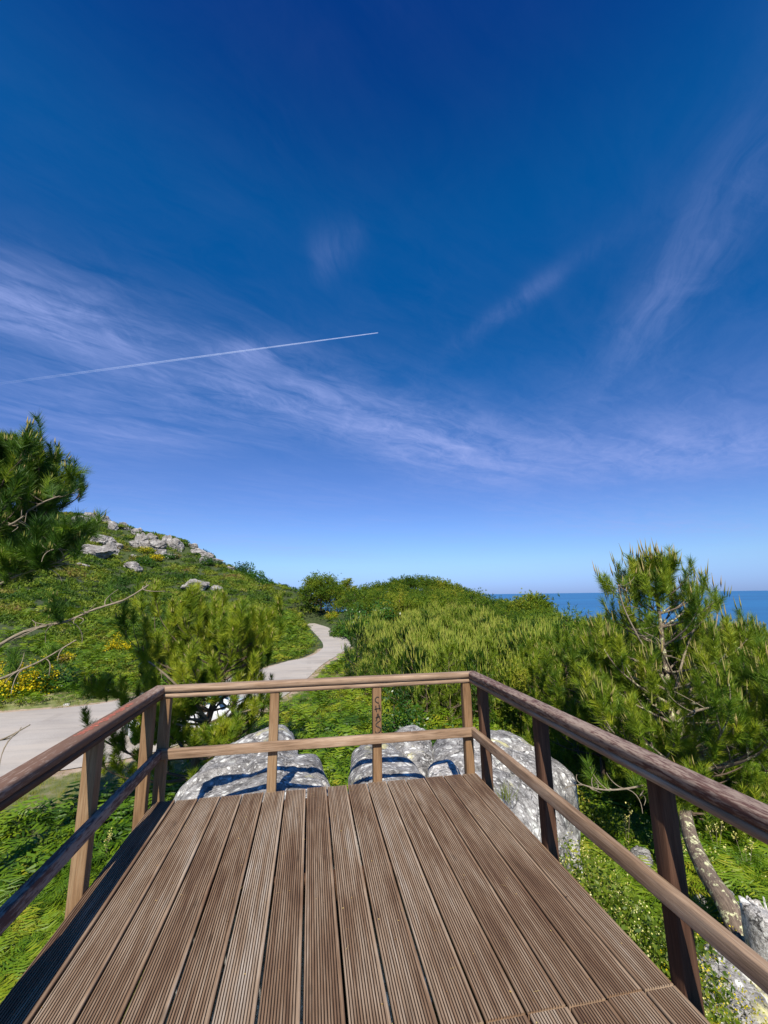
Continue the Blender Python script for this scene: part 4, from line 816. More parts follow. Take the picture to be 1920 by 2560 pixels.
# --- thicket of young pines with upright shoots
yl = 'young pine with upright pale shoots in the dense thicket right of the path'
yp = []
for k in range(4):
    rg0 = np.random.default_rng(90+k); h = [2.3, 2.0, 2.6, 1.8][k]
    f = lambda t, az, R=0.85: float(np.interp(t, [0.05, 0.3, 0.7, 1.0], [0.8, 0.95, 0.7, 0.3]))*R
    W, N, C = pine_geo(90+k, [(0, 0, 0), (0.03, 0.02, h*0.5), (0, 0, h)], 0.04, f, 7, 5, 3.0, (0.28, 0.17, 32, 0.012), (0.42, 0.015, 2, 0.5), h0=0.12, rise=0.8, tintc=0.6, sub=0.7)
    yp.append(make_tree('young_pine', yl, 'young pine', (0, 0, 0), (W, N, C), (BARK, YOUNG, YCANDLE), 'young pines in the thicket'))
rg = np.random.default_rng(3)
def t_young(x, y, z, px, py, r):
    lo = np.interp(px, [870, 900, 960, 1060, 1200, 1320, 1500], [1640, 1590, 1560, 1545, 1560, 1590, 1620])
    hi = np.interp(px, [870, 960, 1080, 1250, 1400, 1520], [1690, 1740, 1800, 1800, 1840, 1860])
    return 870 < px < 1520 and r > 2.3 and py-F_PX*2.35/math.hypot(x, y) > lo-8 and py < hi+25 and y > 9
sp = scatter(t_young, (0.5, 34), (9, 50), 1.2, rg, 240)
place_all(yp, [((x, y, z-0.05), rg.uniform(0, 6.28), rg.choice([0.6, 0.8, 0.95, 1.05, 1.25]), i % 4) for i, (x, y, z) in enumerate(sp)])
# --- canopy pines on the knoll and down to the sea
def canopy(seed, h, R, clumps, dens=26, blade=(0.30, 0.06), flat=0.0, trunk_r=0.12, dome=0.30):
    rg = np.random.default_rng(seed); W, N = Geo(), Geo()
    tube(W, smooth_path([(0, 0, 0), (0.15*h*0.2, 0, h*0.4), (0, 0.1, h*0.8)], 8), np.linspace(trunk_r, trunk_r*0.4, 8), 6)
    P, D = [], []
    for c in range(clumps):
        a = rg.uniform(0, 6.283); rr = R*math.sqrt(rg.uniform(0.02, 1)); u = rg.uniform(0, 1)
        top = h*(1-dome*(rr/R)**2) ; low = h*(0.30+0.5*flat); z = low+(top-low)*(u**0.55)
        c0 = np.array([rr*math.cos(a), rr*math.sin(a), z]); s = R*rg.uniform(0.10, 0.2)
        if rg.random() < 0.35: tube(W, smooth_path([(0, 0, z*0.6), (c0[0]*0.5, c0[1]*0.5, z*0.8), tuple(c0)], 5), np.linspace(trunk_r*0.35, 0.02, 5), 4)
        m = dens//2; q = rg.normal(0, s, (m, 3))*[1, 1, 0.7]; P.append(c0+q); D.append(nrm(q/s*0.6+np.array([0, 0, 0.8])+rg.normal(0, 0.3, (m, 3))))
    P = np.concatenate(P); D = np.concatenate(D); cl = np.repeat(rg.normal(0, 0.15, clumps), dens//2)
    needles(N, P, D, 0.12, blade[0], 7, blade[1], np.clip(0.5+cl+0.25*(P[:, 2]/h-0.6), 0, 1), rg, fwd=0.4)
    return W, N, None
cl_ = 'rounded pine in the unbroken green canopy over the knoll beyond the path'
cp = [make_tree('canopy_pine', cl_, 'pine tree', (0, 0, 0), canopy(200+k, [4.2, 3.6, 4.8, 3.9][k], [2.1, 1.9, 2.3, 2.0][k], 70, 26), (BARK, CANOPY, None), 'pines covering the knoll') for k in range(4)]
rg = np.random.default_rng(8)
def t_knoll(x, y, z, px, py, r):
    return 835 < px < 1330 and r > 3.0 and 40 < y < 80 and py < np.interp(px, [840, 900, 1000, 1320], [1560, 1560, 1580, 1590])
sp = scatter(t_knoll, (2, 48), (40, 96), 2.55, rg, 290)
place_all(cp, [((x, y, z-0.3), rg.uniform(0, 6.28), rg.uniform(0.65, 1.1)*(1.0 if y < 64 else 0.88), i % 4) for i, (x, y, z) in enumerate(sp)])
dl = 'bushy pine on the slope falling towards the sea, beyond the right railing'
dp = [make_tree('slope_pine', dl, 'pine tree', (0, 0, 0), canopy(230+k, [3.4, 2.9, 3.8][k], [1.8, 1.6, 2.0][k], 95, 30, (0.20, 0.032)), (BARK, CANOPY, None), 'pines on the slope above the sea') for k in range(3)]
def t_slope(x, y, z, px, py, r): return 1270 < px < 2150 and 13.5 < y < 55 and z > -24
sp = scatter(t_slope, (6, 75), (13, 55), 2.5, rg, 290)
place_all(dp, [((x, y, z-0.3), rg.uniform(0, 6.28), rg.uniform(0.75, 1.15), i % 3) for i, (x, y, z) in enumerate(sp)])
# umbrella pines on the crest of the knoll
ul = ['tallest umbrella pine in the middle of the knoll crest', 'umbrella pine with see-through crown on the knoll crest against the sky']
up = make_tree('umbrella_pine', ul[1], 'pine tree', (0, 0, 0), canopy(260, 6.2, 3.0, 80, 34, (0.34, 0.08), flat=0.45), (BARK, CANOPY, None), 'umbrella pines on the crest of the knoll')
for i, (px, py) in enumerate([(925, 1458), (950, 1452), (985, 1443), (1010, 1437), (1037, 1436), (1062, 1438), (1090, 1441), (1118, 1448), (1143, 1460), (1165, 1468), (1185, 1478)]):
    p = at(px, py, 84); b = (p[0], p[1], p[2]-5.75)
    o = up if i == 0 else dup(up, b, 0.7*i); o.location = b; o.rotation_euler = (0, 0, 0.7*i); o.scale = (0.9,)*3
# the lone pair of trees beside the bend, and other single crowns
for (nm, lab, px, ptop, y, h, R, n) in (('roadside_tree', 'round open-crowned tree standing alone at the far end of the path', 803, 1428, 76, 6.9, 3.6, 120),
                                       ('roadside_tree', 'smaller tree just right of the lone round tree at the path end', 868, 1447, 80, 5.0, 2.0, 60),
                                       ('canopy_tree', 'loose pine crown rising above the canopy left of the open sea', 1318, 1480, 44, 4.6, 2.6, 110),
                                       ('canopy_tree', 'dark grey-green tree crown just above the canopy where the sea first shows', 1262, 1492, 95, 5.0, 3.0, 60)):
    p = at(px, ptop, y); b = (p[0], p[1], p[2]-h)
    make_tree(nm, lab, 'tree', b, canopy(int(px), h, R, n, 90, (0.32, 0.07), flat=-0.2, trunk_r=0.2, dome=0.55), (BARK, CANOPY, None))

# ------------------------------------------------------------------ shrubs
def leafball(seed, R, n, size, lumps=9, tint=0.5, hollow=0.35, up=0.3, stems=5, aspect=0.55):
    rg = np.random.default_rng(seed); R = np.array(R, float); L, W = Geo(), Geo()
    lc = rg.normal(0, 1, (lumps, 3)); lc = nrm(lc)*rg.uniform(0.3, 0.75, (lumps, 1)); lc[:, 2] = np.abs(lc[:, 2])*0.9; lr = rg.uniform(0.25, 0.5, lumps)
    k = rg.integers(0, lumps, n); d = nrm(rg.normal(0, 1, (n, 3))); rad = lr[k]*(hollow+(1-hollow)*rg.random(n)**0.5)
    P = (lc[k]+d*rad[:, None]); P[:, 2] = np.abs(P[:, 2]); P = P*R
    nrmv = nrm(d*0.5+rg.normal(0, 0.5, (n, 3))+np.array([0, 0, up])); a = nrm(np.cross(nrmv, rg.normal(0, 1, (n, 3)))); b = np.cross(nrmv, a)
    s = size*rg.uniform(0.6, 1.2, n)[:, None]
    V = np.stack([P-a*s*0.6, P+b*s*aspect*0.5, P+a*s*0.6, P-b*s*aspect*0.5], 1).reshape(-1, 3)
    tt = np.clip(tint+rg.normal(0, 0.12, lumps)[k]+rg.normal(0, 0.08, n), 0, 1)
    L.add(V, np.arange(4*n).reshape(-1, 4), 0, tint=np.repeat(tt, 4))
    for q in range(stems): tube(W, smooth_path([(0, 0, -0.1), tuple(lc[q % lumps]*R*0.5), tuple(lc[q % lumps]*R)], 6), np.linspace(0.02, 0.005, 6)*max(R)/0.8, 5)
    return W, L, P, lc*R
def flowers(seed, P, frac, size, clus=5):
    rg = np.random.default_rng(seed); g = Geo(); top = P[P[:, 2] > np.quantile(P[:, 2], 1-frac*1.6)] if frac < 0.6 else P
    m = int(len(P)*frac*0.25); c = top[rg.integers(0, len(top), m)]
    c = np.repeat(c, clus, 0)+rg.normal(0, size*1.0, (m*clus, 3))+np.array([0, 0, size]); n = len(c)
    nv = nrm(rg.normal(0, 1, (n, 3))+np.array([0, -0.3, 0.5])); a = nrm(np.cross(nv, rg.normal(0, 1, (n, 3)))); b = np.cross(nv, a); s = size*rg.uniform(0.5, 1.1, n)[:, None]
    g.add(np.stack([c-a*s*.5, c+b*s*.5, c+a*s*.5, c-b*s*.5], 1).reshape(-1, 3), np.arange(4*n).reshape(-1, 4), 0, tint=np.repeat(rg.random(n), 4))
    return g
def shrub(name, lab, cat, b, R, n, size, mat, seed, tint=0.5, fl=None, **k):
    W, L, P, lc = leafball(seed, R, n, size, tint=tint, **k)
    root = empty(name, tuple(b), lab, cat)
    for g, pn, mt in ((W, 'stems', BARK), (L, 'foliage', mat)):
        o = g.build(pn, mt, root); o.location = (0, 0, 0)
    if fl: o = flowers(seed+1, P, fl[1], fl[2]).build('flowers', fl[0], root); o.location = (0, 0, 0)
    return root
def gb(px, y, dz=0.0):
    p = at(px, 1700, y); return (p[0], p[1], float(Hs(p[0], p[1]))+dz)
def gh(px, py):
    p = hit(px, py); return tuple(p)
BR = [('bramble_bush', 'dark glossy-leaved bush at the near edge of the young pine thicket, behind the lettered post', gb(985, 13.5), (1.5, 1.3, 2.0), 3600, 0.10, BUSH, 0.35, None),
      ('bramble_bush', 'dark green bush running right of the glossy one below the young pines', gb(1100, 12.0), (1.5, 1.0, 1.2), 2200, 0.09, BUSH, 0.45, None),
      ('laurel_bush', 'big dark rounded bush at the foot of the knoll beside the ferny verge', gb(935, 46), (4.6, 3.6, 4.4), 5200, 0.26, BUSH, 0.4, None),
      ('laurel_bush', 'mid green bush between the bend of the path and the dark rounded bush', gb(858, 50), (2.0, 1.8, 2.2), 2200, 0.2, CANOPY, 0.6, None),
      ('heather_bush', 'grey-brown bush to the right of the path where it disappears', gb(808, 84), (4.4, 2.6, 3.6), 2600, 0.3, HEATH, 0.85, None),
      ('heather_bush', 'olive bush left of the spot where the path disappears', gb(757, 84), (3.0, 2.4, 2.6), 2000, 0.3, HEATH, 0.7, None),
      ('gorse_bush', 'small yellow-flowered bush on the verge near the end of the path', gb(828, 70), (1.5, 1.1, 1.4), 1200, 0.16, HEATH, 0.6, (YELLOW, 0.5, 0.10)),
      ('light_shrub', 'light green round-leaved shrub behind the huge corner boulder', gb(1240, 7.6), (1.0, 0.8, 1.0), 2600, 0.055, SHRUB, 0.5, None),
      ('light_shrub', 'yellowish round-leaved shrub behind the middle side post', gb(1370, 7.2), (1.1, 0.9, 1.1), 2800, 0.055, SHRUB, 0.6, None),
      ('light_shrub', 'leafy shrub touching the right flank of the huge corner boulder', gb(1470, 6.8), (0.9, 0.8, 0.9), 2200, 0.055, SHRUB, 0.4, None),
      ('broom_bush', 'big bright yellow flowering broom on the far roadside below the bare branch', gb(55, 23.3, -0.2), (1.7, 1.2, 1.9), 2600, 0.11, BUSH, 0.4, (YELLOW, 0.95, 0.10)),
      ('gorse_bush', 'yellow gorse in the middle of the lower hillside', gh(288, 1632), (1.0, 0.7, 1.1), 900, 0.12, HEATH, 0.5, (YELLOW, 0.85, 0.11)),
      ('gorse_bush', 'sparse brownish yellow gorse left of the mid-slope gorse', gh(162, 1655), (0.9, 0.6, 0.8), 800, 0.12, HEATH, 0.75, (YELLOW, 0.4, 0.08)),
      ('dark_bush', 'dark bush at the right side of the big flowering broom', gb(135, 24, -0.1), (1.3, 1.1, 1.7), 2400, 0.13, BUSH, 0.1, None),
      ('dark_bush', 'dark round bush beside the pointed shelf rock on the hillside', gh(362, 1412), (2.6, 2.0, 2.6), 1500, 0.3, BUSH, 0.2, None),
      ('gorse_bush', 'yellow gorse right of the dark round hillside bush', gh(385, 1402), (1.8, 1.3, 1.5), 900, 0.25, HEATH, 0.6, (YELLOW, 0.8, 0.22)),
      ('gorse_bush', 'yellow-green gorse under the pale cliff', gh(358, 1385), (2.4, 1.6, 2.0), 900, 0.25, HEATH, 0.65, (YELLOW, 0.35, 0.2)),
      ('skyline_bush', 'large dark round bush on the descending skyline of the hill', gh(608, 1436), (3.0, 2.4, 3.6), 1600, 0.35, BUSH, 0.3, None),
      ('skyline_bush', 'middle one of the bushes stepping down the hill skyline', gh(642, 1452), (3.0, 2.2, 2.8), 1400, 0.35, BUSH, 0.45, None),
      ('skyline_bush', 'lowest of the bushes stepping down the hill skyline', gh(662, 1462), (2.2, 2.0, 2.0), 1200, 0.32, BUSH, 0.4, None),
      ('skyline_bush', 'low bush on the skyline beside the round knob rock', gh(298, 1320), (4.0, 2.6, 1.8), 1500, 0.35, HEATH, 0.35, None),
      ('dark_bush', 'dark green bush just under the right end of the outcrop ridge', gh(520, 1412), (3.2, 2.4, 2.2), 1500, 0.32, BUSH, 0.35, None),
      ('dark_bush', 'dark low bush on the slope below the cliff, beside brown heather', gh(425, 1396), (2.8, 2.2, 1.8), 1300, 0.32, BUSH, 0.3, None),
      ('skyline_bush', 'dark bush closing the gap under the lone round tree at the path end', gb(775, 92), (5.0, 2.6, 3.2), 2200, 0.3, CANOPY, 0.4, None),
      # right foreground, below the deck edge
      ('honeysuckle', 'green round-leaved climber crowding the deck edge behind the middle side post', (2.35, 3.75, -1.7), (0.85, 0.95, 1.25), 8500, 0.048, SHRUB, 0.3, (CREAM, 0.12, 0.014)),
      ('honeysuckle', 'cream-flowered climber right of the middle side post', (2.9, 4.3, -1.9), (0.9, 0.9, 1.15), 7500, 0.042, SHRUB, 0.5, (CREAM, 0.45, 0.015)),
      ('honeysuckle', 'yellow-flecked climber at the deck edge by the nearest side post', (2.3, 2.75, -1.8), (0.75, 0.85, 1.1), 7000, 0.04, SHRUB, 0.5, (CREAM, 0.3, 0.014)),
      ('yellow_flower_cushion', 'yellow-flowering cushion against the upper side of the white-lichened boulder', (3.0, 3.35, -1.75), (0.5, 0.5, 0.75), 3600, 0.022, SHRUB, 0.6, (YELLOW, 0.5, 0.016)),
      ('yellow_flower_cushion', 'dark green cushion with a few yellow flowers below the white-lichened boulder', (2.6, 2.0, -1.75), (0.8, 0.6, 0.75), 6000, 0.026, BUSH, 0.9, (YELLOW, 0.22, 0.018)),
      ('yellow_flower_cushion', 'yellow-tipped cushion in front of the long white slab', (4.1, 3.2, -2.1), (0.6, 0.55, 0.6), 2200, 0.03, SHRUB, 0.6, (YELLOW, 0.3, 0.018)),
      ('dark_bush', 'dark leafy bush on the slope between the leaning trunk and the side rail', (5.2, 6.0, -2.5), (1.3, 1.2, 0.7), 4200, 0.045, BUSH, 0.6, (CREAM, 0.06, 0.02)),
      ('pale_bush', 'pale flecked bush at the lower left corner beside the deck edge', (-2.2, 3.2, -2.5), (0.8, 0.8, 0.7), 2600, 0.035, SHRUB, 0.6, (CREAM, 0.25, 0.02)),
      ]
for q, (nm, lab, b, R, n, s, mt, ti, fl) in enumerate(BR):
    shrub(nm, lab, nm.replace('_', ' ') if nm != 'honeysuckle' else 'climbing shrub', b, R, n, s, mt, 300+q*3, ti, fl, lumps=14 if max(R) > 1.2 else 11)

# ------------------------------------------------------------------ ground cover too dense to count
def polar(n, r0, r1, a0, a1, rg):
    r = r0*np.exp(rg.random(n)*math.log(r1/r0)); a = math.radians(a0)+rg.random(n)*math.radians(a1-a0)
    return r*np.sin(a), r*np.cos(a), r
def rot(protoV, P, az, sc, tilt=None):
    """copies proto triangles (T,3,3) to the points P"""
    c, s = np.cos(az)*sc, np.sin(az)*sc; T = protoV.reshape(-1, 3)
    X = c[:, None]*T[None, :, 0]-s[:, None]*T[None, :, 1]+P[:, None, 0]; Y = s[:, None]*T[None, :, 0]+c[:, None]*T[None, :, 1]+P[:, None, 1]; Z = sc[:, None]*T[None, :, 2]+P[:, None, 2]
    return np.stack([X, Y, Z], -1).reshape(-1, 3)
def fern_proto(seed, fronds=6, pin=11):
    rg = np.random.default_rng(seed); T = []; tt = []
    for f in range(fronds):
        az = 6.283*f/fronds+rg.uniform(-.3, .3); L = rg.uniform(0.55, 0.8); e = rg.uniform(0.8, 1.45); s = np.linspace(0, 1, pin+2)
        el = e-rg.uniform(1.0, 1.7)*s**1.3; dx = np.cos(el); dz = np.sin(el); st = L/(pin+1)
        R_ = np.concatenate([[0], np.cumsum(dx[:-1])*st]); Z_ = np.concatenate([[0], np.cumsum(dz[:-1])*st])
        ca, sa = math.cos(az), math.sin(az); C = np.stack([R_*ca, R_*sa, Z_], 1); side = np.array([-sa, ca, 0])
        for i in range(2, pin+2):
            wl = L*0.36*math.sin(math.pi*min(1, 0.18+0.82*(1-(i-2)/pin)))*0.95*(1-((i-2)/pin)**2*0.6); d = nrm(C[i]-C[i-1])
            for sg_ in (-1, 1):
                tip = C[i]+side*sg_*wl+d*wl*rg.uniform(.2, .5)+np.array([0, 0, -wl*rg.uniform(-.1, .5)]); m = (C[i]+tip)/2
                b = d*st*0.40
                T += [[C[i]-b*0.6, C[i]+b*0.6, m+b*0.55], [C[i]-b*0.6, m+b*0.55, m-b*0.55], [m-b*0.55, m+b*0.55, tip]]; tt += [rg.normal(0, 0.05)]*3
    return np.array(T), np.array(tt)
FP = [fern_proto(400+k, 7, 15) for k in range(5)]
FPL = [fern_proto(420+k, 5, 6) for k in range(4)]
def spread(name, lab, protos, X, Y, sc, tint, mat, rg, dz=0.0, cat=None):
    g = Geo(); k = rg.integers(0, len(protos), len(X)); Z = Hs(X, Y)+dz
    for q, (T, tt) in enumerate(protos):
        m = k == q
        if not m.any(): continue
        P = np.stack([X[m], Y[m], Z[m]], 1); V = rot(T, P, rg.random(m.sum())*6.283, sc[m])
        ti = np.clip(np.repeat(tint[m], len(T))+np.tile(tt, m.sum()), 0, 1)
        g.add(V, np.arange(len(V)).reshape(-1, 3), 0, tint=np.repeat(ti, 3))
    o = g.build(name, mat); tag(o, lab, cat, None, 'stuff'); return o
rg = np.random.default_rng(77)
def inrocks(X, Y):
    return ((X > -1.2) & (X < 3.3) & (Y > 3.9) & (Y < 6.15)) | ((X > XL-0.15) & (X < XR+0.15) & (Y < YF+0.1))
def is_young(X, Y):
    d = np.stack([X, Y, Hs(X, Y)], 1)-CAM; zz = d@CF; px = 960+F_PX*(d@CR)/zz; py = 1280-F_PX*(d@CU)/zz
    return px, py
X, Y, r = polar(34000, 1.9, 75, -75, 70, rg); px, py = is_young(X, Y); rdd = road_dist(np.stack([X, Y], 1))
nz = vnoise(X, Y, 4.0, 5)
zone = (rdd > 0.7+0.15*np.clip((Y-15)/30, 0, 1)) & ~inrocks(X, Y)
zone &= ~((px > 1250) & (Y > 12)) & ~((px > 930) & (Y > 16)) & ~((px > 850) & (Y > 40))
zone &= ~((Y > 34) & (nz < 0.0) & (px < 690)) & ~((Y > 45) & (px < 600) & (nz < 0.5))
zone &= ~((rdd < 3.0+0.5*nz) & (Y < 16) & (X < -3))
zone &= ~((X > 1.6) & (Y < 3.0) & (X < 3.6))
X, Y, r, nz, px = X[zone], Y[zone], r[zone], nz[zone], px[zone]
near = r < 9.5
ft = lambda X, Y: np.clip(0.56+0.24*vnoise(X, Y, 1.3, 9)+0.14*vnoise(X, Y, 6, 4)+rg.normal(0, 0.14, len(X)), 0, 1)
sc = (0.6+0.7*rg.random(len(X))**1.5)*np.interp(r, [3, 8, 12, 30, 70], [0.58, 0.62, 0.72, 0.95, 1.5])
spread('bracken_fern', 'bright green bracken covering the ground between the rocks, the road and the platform', FP, X[near], Y[near], sc[near], ft(X[near], Y[near]), FERN, rg, -0.05, 'ferns')
spread('bracken_undergrowth', 'bracken spreading over the far banks of the road', FPL, X[~near], Y[~near], sc[~near], ft(X[~near], Y[~near])-0.05, FERN, rg, -0.05, 'ferns')
def heath_proto(seed, n=110):
    rg = np.random.default_rng(seed); d = nrm(rg.normal(0, 1, (n, 3))); d[:, 2] = np.abs(d[:, 2]); rad = rg.uniform(0.55, 1.0, n)
    P = d*rad[:, None]*[1, 1, 0.62]; nv = nrm(d+rg.normal(0, 0.5, (n, 3))); a = nrm(np.cross(nv, rg.normal(0, 1, (n, 3)))); b = nrm(np.cross(nv, a)+np.array([0, 0, 0.8])); s = rg.uniform(0.12, 0.26, n)[:, None]
    return np.stack([P-a*s*0.5, P+a*s*0.5, P+b*s*1.3], 1), rg.normal(0, 0.07, n)
HP = [heath_proto(500+k) for k in range(6)]
X, Y, r = polar(17000, 24, 185, -75, 20, rg); px, py = is_young(X, Y); rdd = road_dist(np.stack([X, Y], 1)); nz = vnoise(X, Y, 9.0, 6); nz2 = vnoise(X, Y, 3.2, 2)
zone = (rdd > 1.2) & (px < 800) & ((Y > 36) | (nz > 0.1)) & (Y < 150)
X, Y, r, nz, nz2 = X[zone], Y[zone], r[zone], nz[zone], nz2[zone]
spread('heathland_shrubbery', 'olive, brown and green heath shrubs covering the rocky hillside', HP, X, Y, np.interp(r, [24, 60, 140], [0.42, 0.75, 1.25])*rg.uniform(0.6, 1.35, len(X)),
       np.clip(0.42+0.2*nz+0.34*nz2+rg.normal(0, 0.16, len(X)), 0, 0.96), HEATH, rg, -0.1, 'heath')
# undergrowth below the trees on the right and beyond the thicket
X, Y, r = polar(9000, 7, 95, -5, 62, rg); px, py = is_young(X, Y); rdd = road_dist(np.stack([X, Y], 1))
zone = (rdd > 2.0) & (((px > 930) & (Y > 16)) | ((px > 1230) & (Y > 9))) & (Hs(X, Y) > -40)
X, Y, r = X[zone], Y[zone], r[zone]
spread('thicket_undergrowth', 'low green scrub growing under the young pines and slope pines', HP, X, Y, np.interp(r, [7, 60], [0.35, 1.2])*rg.uniform(0.6, 1.3, len(X)), np.clip(0.4+rg.normal(0, 0.12, len(X)), 0, 0.9), CANOPY, rg, -0.1, 'scrub')
def grass_proto(seed, n=16, h=0.22):
    rg = np.random.default_rng(seed); P = rg.normal(0, 0.07, (n, 3)); P[:, 2] = 0; t = P+np.stack([rg.normal(0, .06, n), rg.normal(0, .06, n), rg.uniform(.4, 1, n)*h], 1); a = nrm(rg.normal(0, 1, (n, 3)))*0.005; a[:, 2] = 0
    return np.stack([P-a, P+a, t], 1), rg.normal(0, 0.1, n)
GP = [grass_proto(600+k) for k in range(4)]
X, Y, r = polar(26000, 6, 45, -75, 20, rg); rdd = road_dist(np.stack([X, Y], 1)); nz = vnoise(X, Y, 0.9, 6)
zone = (rdd > 0.12) & (rdd < 3.6) & (nz > -0.45+0.5*(rdd < 0.5)) & ~inrocks(X, Y)
X, Y, r = X[zone], Y[zone], r[zone]
spread('verge_grass', 'short worn grass along the edges of the road', GP, X, Y, np.interp(r, [6, 14, 45], [0.45, 0.7, 1.6])*rg.uniform(0.6, 1.2, len(X)), np.clip(0.4+rg.normal(0, 0.2, len(X)), 0, 1), GRASS, rg, -0.01, 'grass')
T, tt = grass_proto(650, 60, 0.3)
g = Geo(); c = onz(1268, 1998, -0.62); V = rot(T, np.array([c]), np.array([0.5]), np.array([0.75])); g.add(V-c, np.arange(len(V)).reshape(-1, 3), 0, tint=np.full(len(V), 0.3))
o = g.build('grass_tuft', GRASS); o.location = tuple(c); tag(o, 'small tuft of green grass growing in a crack of the huge corner boulder', 'grass tuft')
# slender flowering stalks
for q, (px, py, z, h, lab) in enumerate([(338, 2180, -2.5, 0.5, 'cream flower spike among the ferns left of the corner posts'), (268, 2110, -2.6, 0.35, 'pale flowers in the shade of the pine near the grass'),
                                        (1700, 2160, -2.0, 0.45, 'white seed-head stalk left of the leaning trunk'), (1790, 2110, -2.3, 0.45, 'white flower stalk right of the dark upper trunk'),
                                        (1560, 2080, -1.9, 0.5, 'pale flower stalk between the two nearer side posts'), (1870, 2180, -2.4, 0.4, 'white flower stalk above the long white slab')]):
    rg2 = np.random.default_rng(700+q); b = onz(px, py, z); b[2] = float(Hs(b[0], b[1])); root = empty('flower_stalk', tuple(b), lab, 'flower stalk'); S, Fq = Geo(), Geo()
    for k in range(3):
        l = rg2.normal(0, 0.08, 2); top = (l[0], l[1], h*rg2.uniform(0.9, 1.5)); tube(S, smooth_path([(0, 0, 0), (l[0]*0.3, l[1]*0.3, h*0.5), top], 6), 0.003, 4)
        c = np.array(top)+rg2.normal(0, 0.02, (26, 3))*[1, 1, 2.2]; nv = nrm(rg2.normal(0, 1, (26, 3))); a = nrm(np.cross(nv, rg2.normal(0, 1, (26, 3)))); bb = np.cross(nv, a); s = 0.02
        Fq.add(np.stack([c-a*s*.5, c+bb*s*.5, c+a*s*.5, c-bb*s*.5], 1).reshape(-1, 3), np.arange(26*4).reshape(-1, 4), 0, tint=np.repeat(rg2.random(26), 4))
    o = S.build('stem', TWIG, root); o.location = (0, 0, 0); o = Fq.build('blossoms', CREAM, root); o.location = (0, 0, 0)

# bits of dry leaf and pine needle lying on the boards
rg = np.random.default_rng(99); n = 260; P = np.stack([rg.uniform(XL+0.1, XR-0.05, n), rg.uniform(0.7, YF-0.05, n), np.full(n, 0.0022)], 1)
a = rg.uniform(0, 6.283, n); L = np.where(rg.random(n) < 0.6, rg.uniform(0.006, 0.014, n), rg.uniform(0.02, 0.06, n)); W_ = np.where(L < 0.016, L*0.5, 0.0012); d = np.stack([np.cos(a), np.sin(a), 0*a], 1)*L[:, None]/2; e = np.stack([-np.sin(a), np.cos(a), 0*a], 1)*W_[:, None]/2
g = Geo(); g.add(np.stack([P-d, P+e, P+d, P-e], 1).reshape(-1, 3), np.arange(4*n).reshape(-1, 4), 0, tint=np.repeat(rg.random(n), 4))
tag(g.build('leaf_litter', leaf_mat('dry_litter', [(0, (0.05, 0.03, 0.015)), (0.5, (0.2, 0.14, 0.07)), (1, (0.4, 0.36, 0.22))], 0.1)), 'tiny dry leaf bits and needles scattered on the boards', 'litter', None, 'stuff')

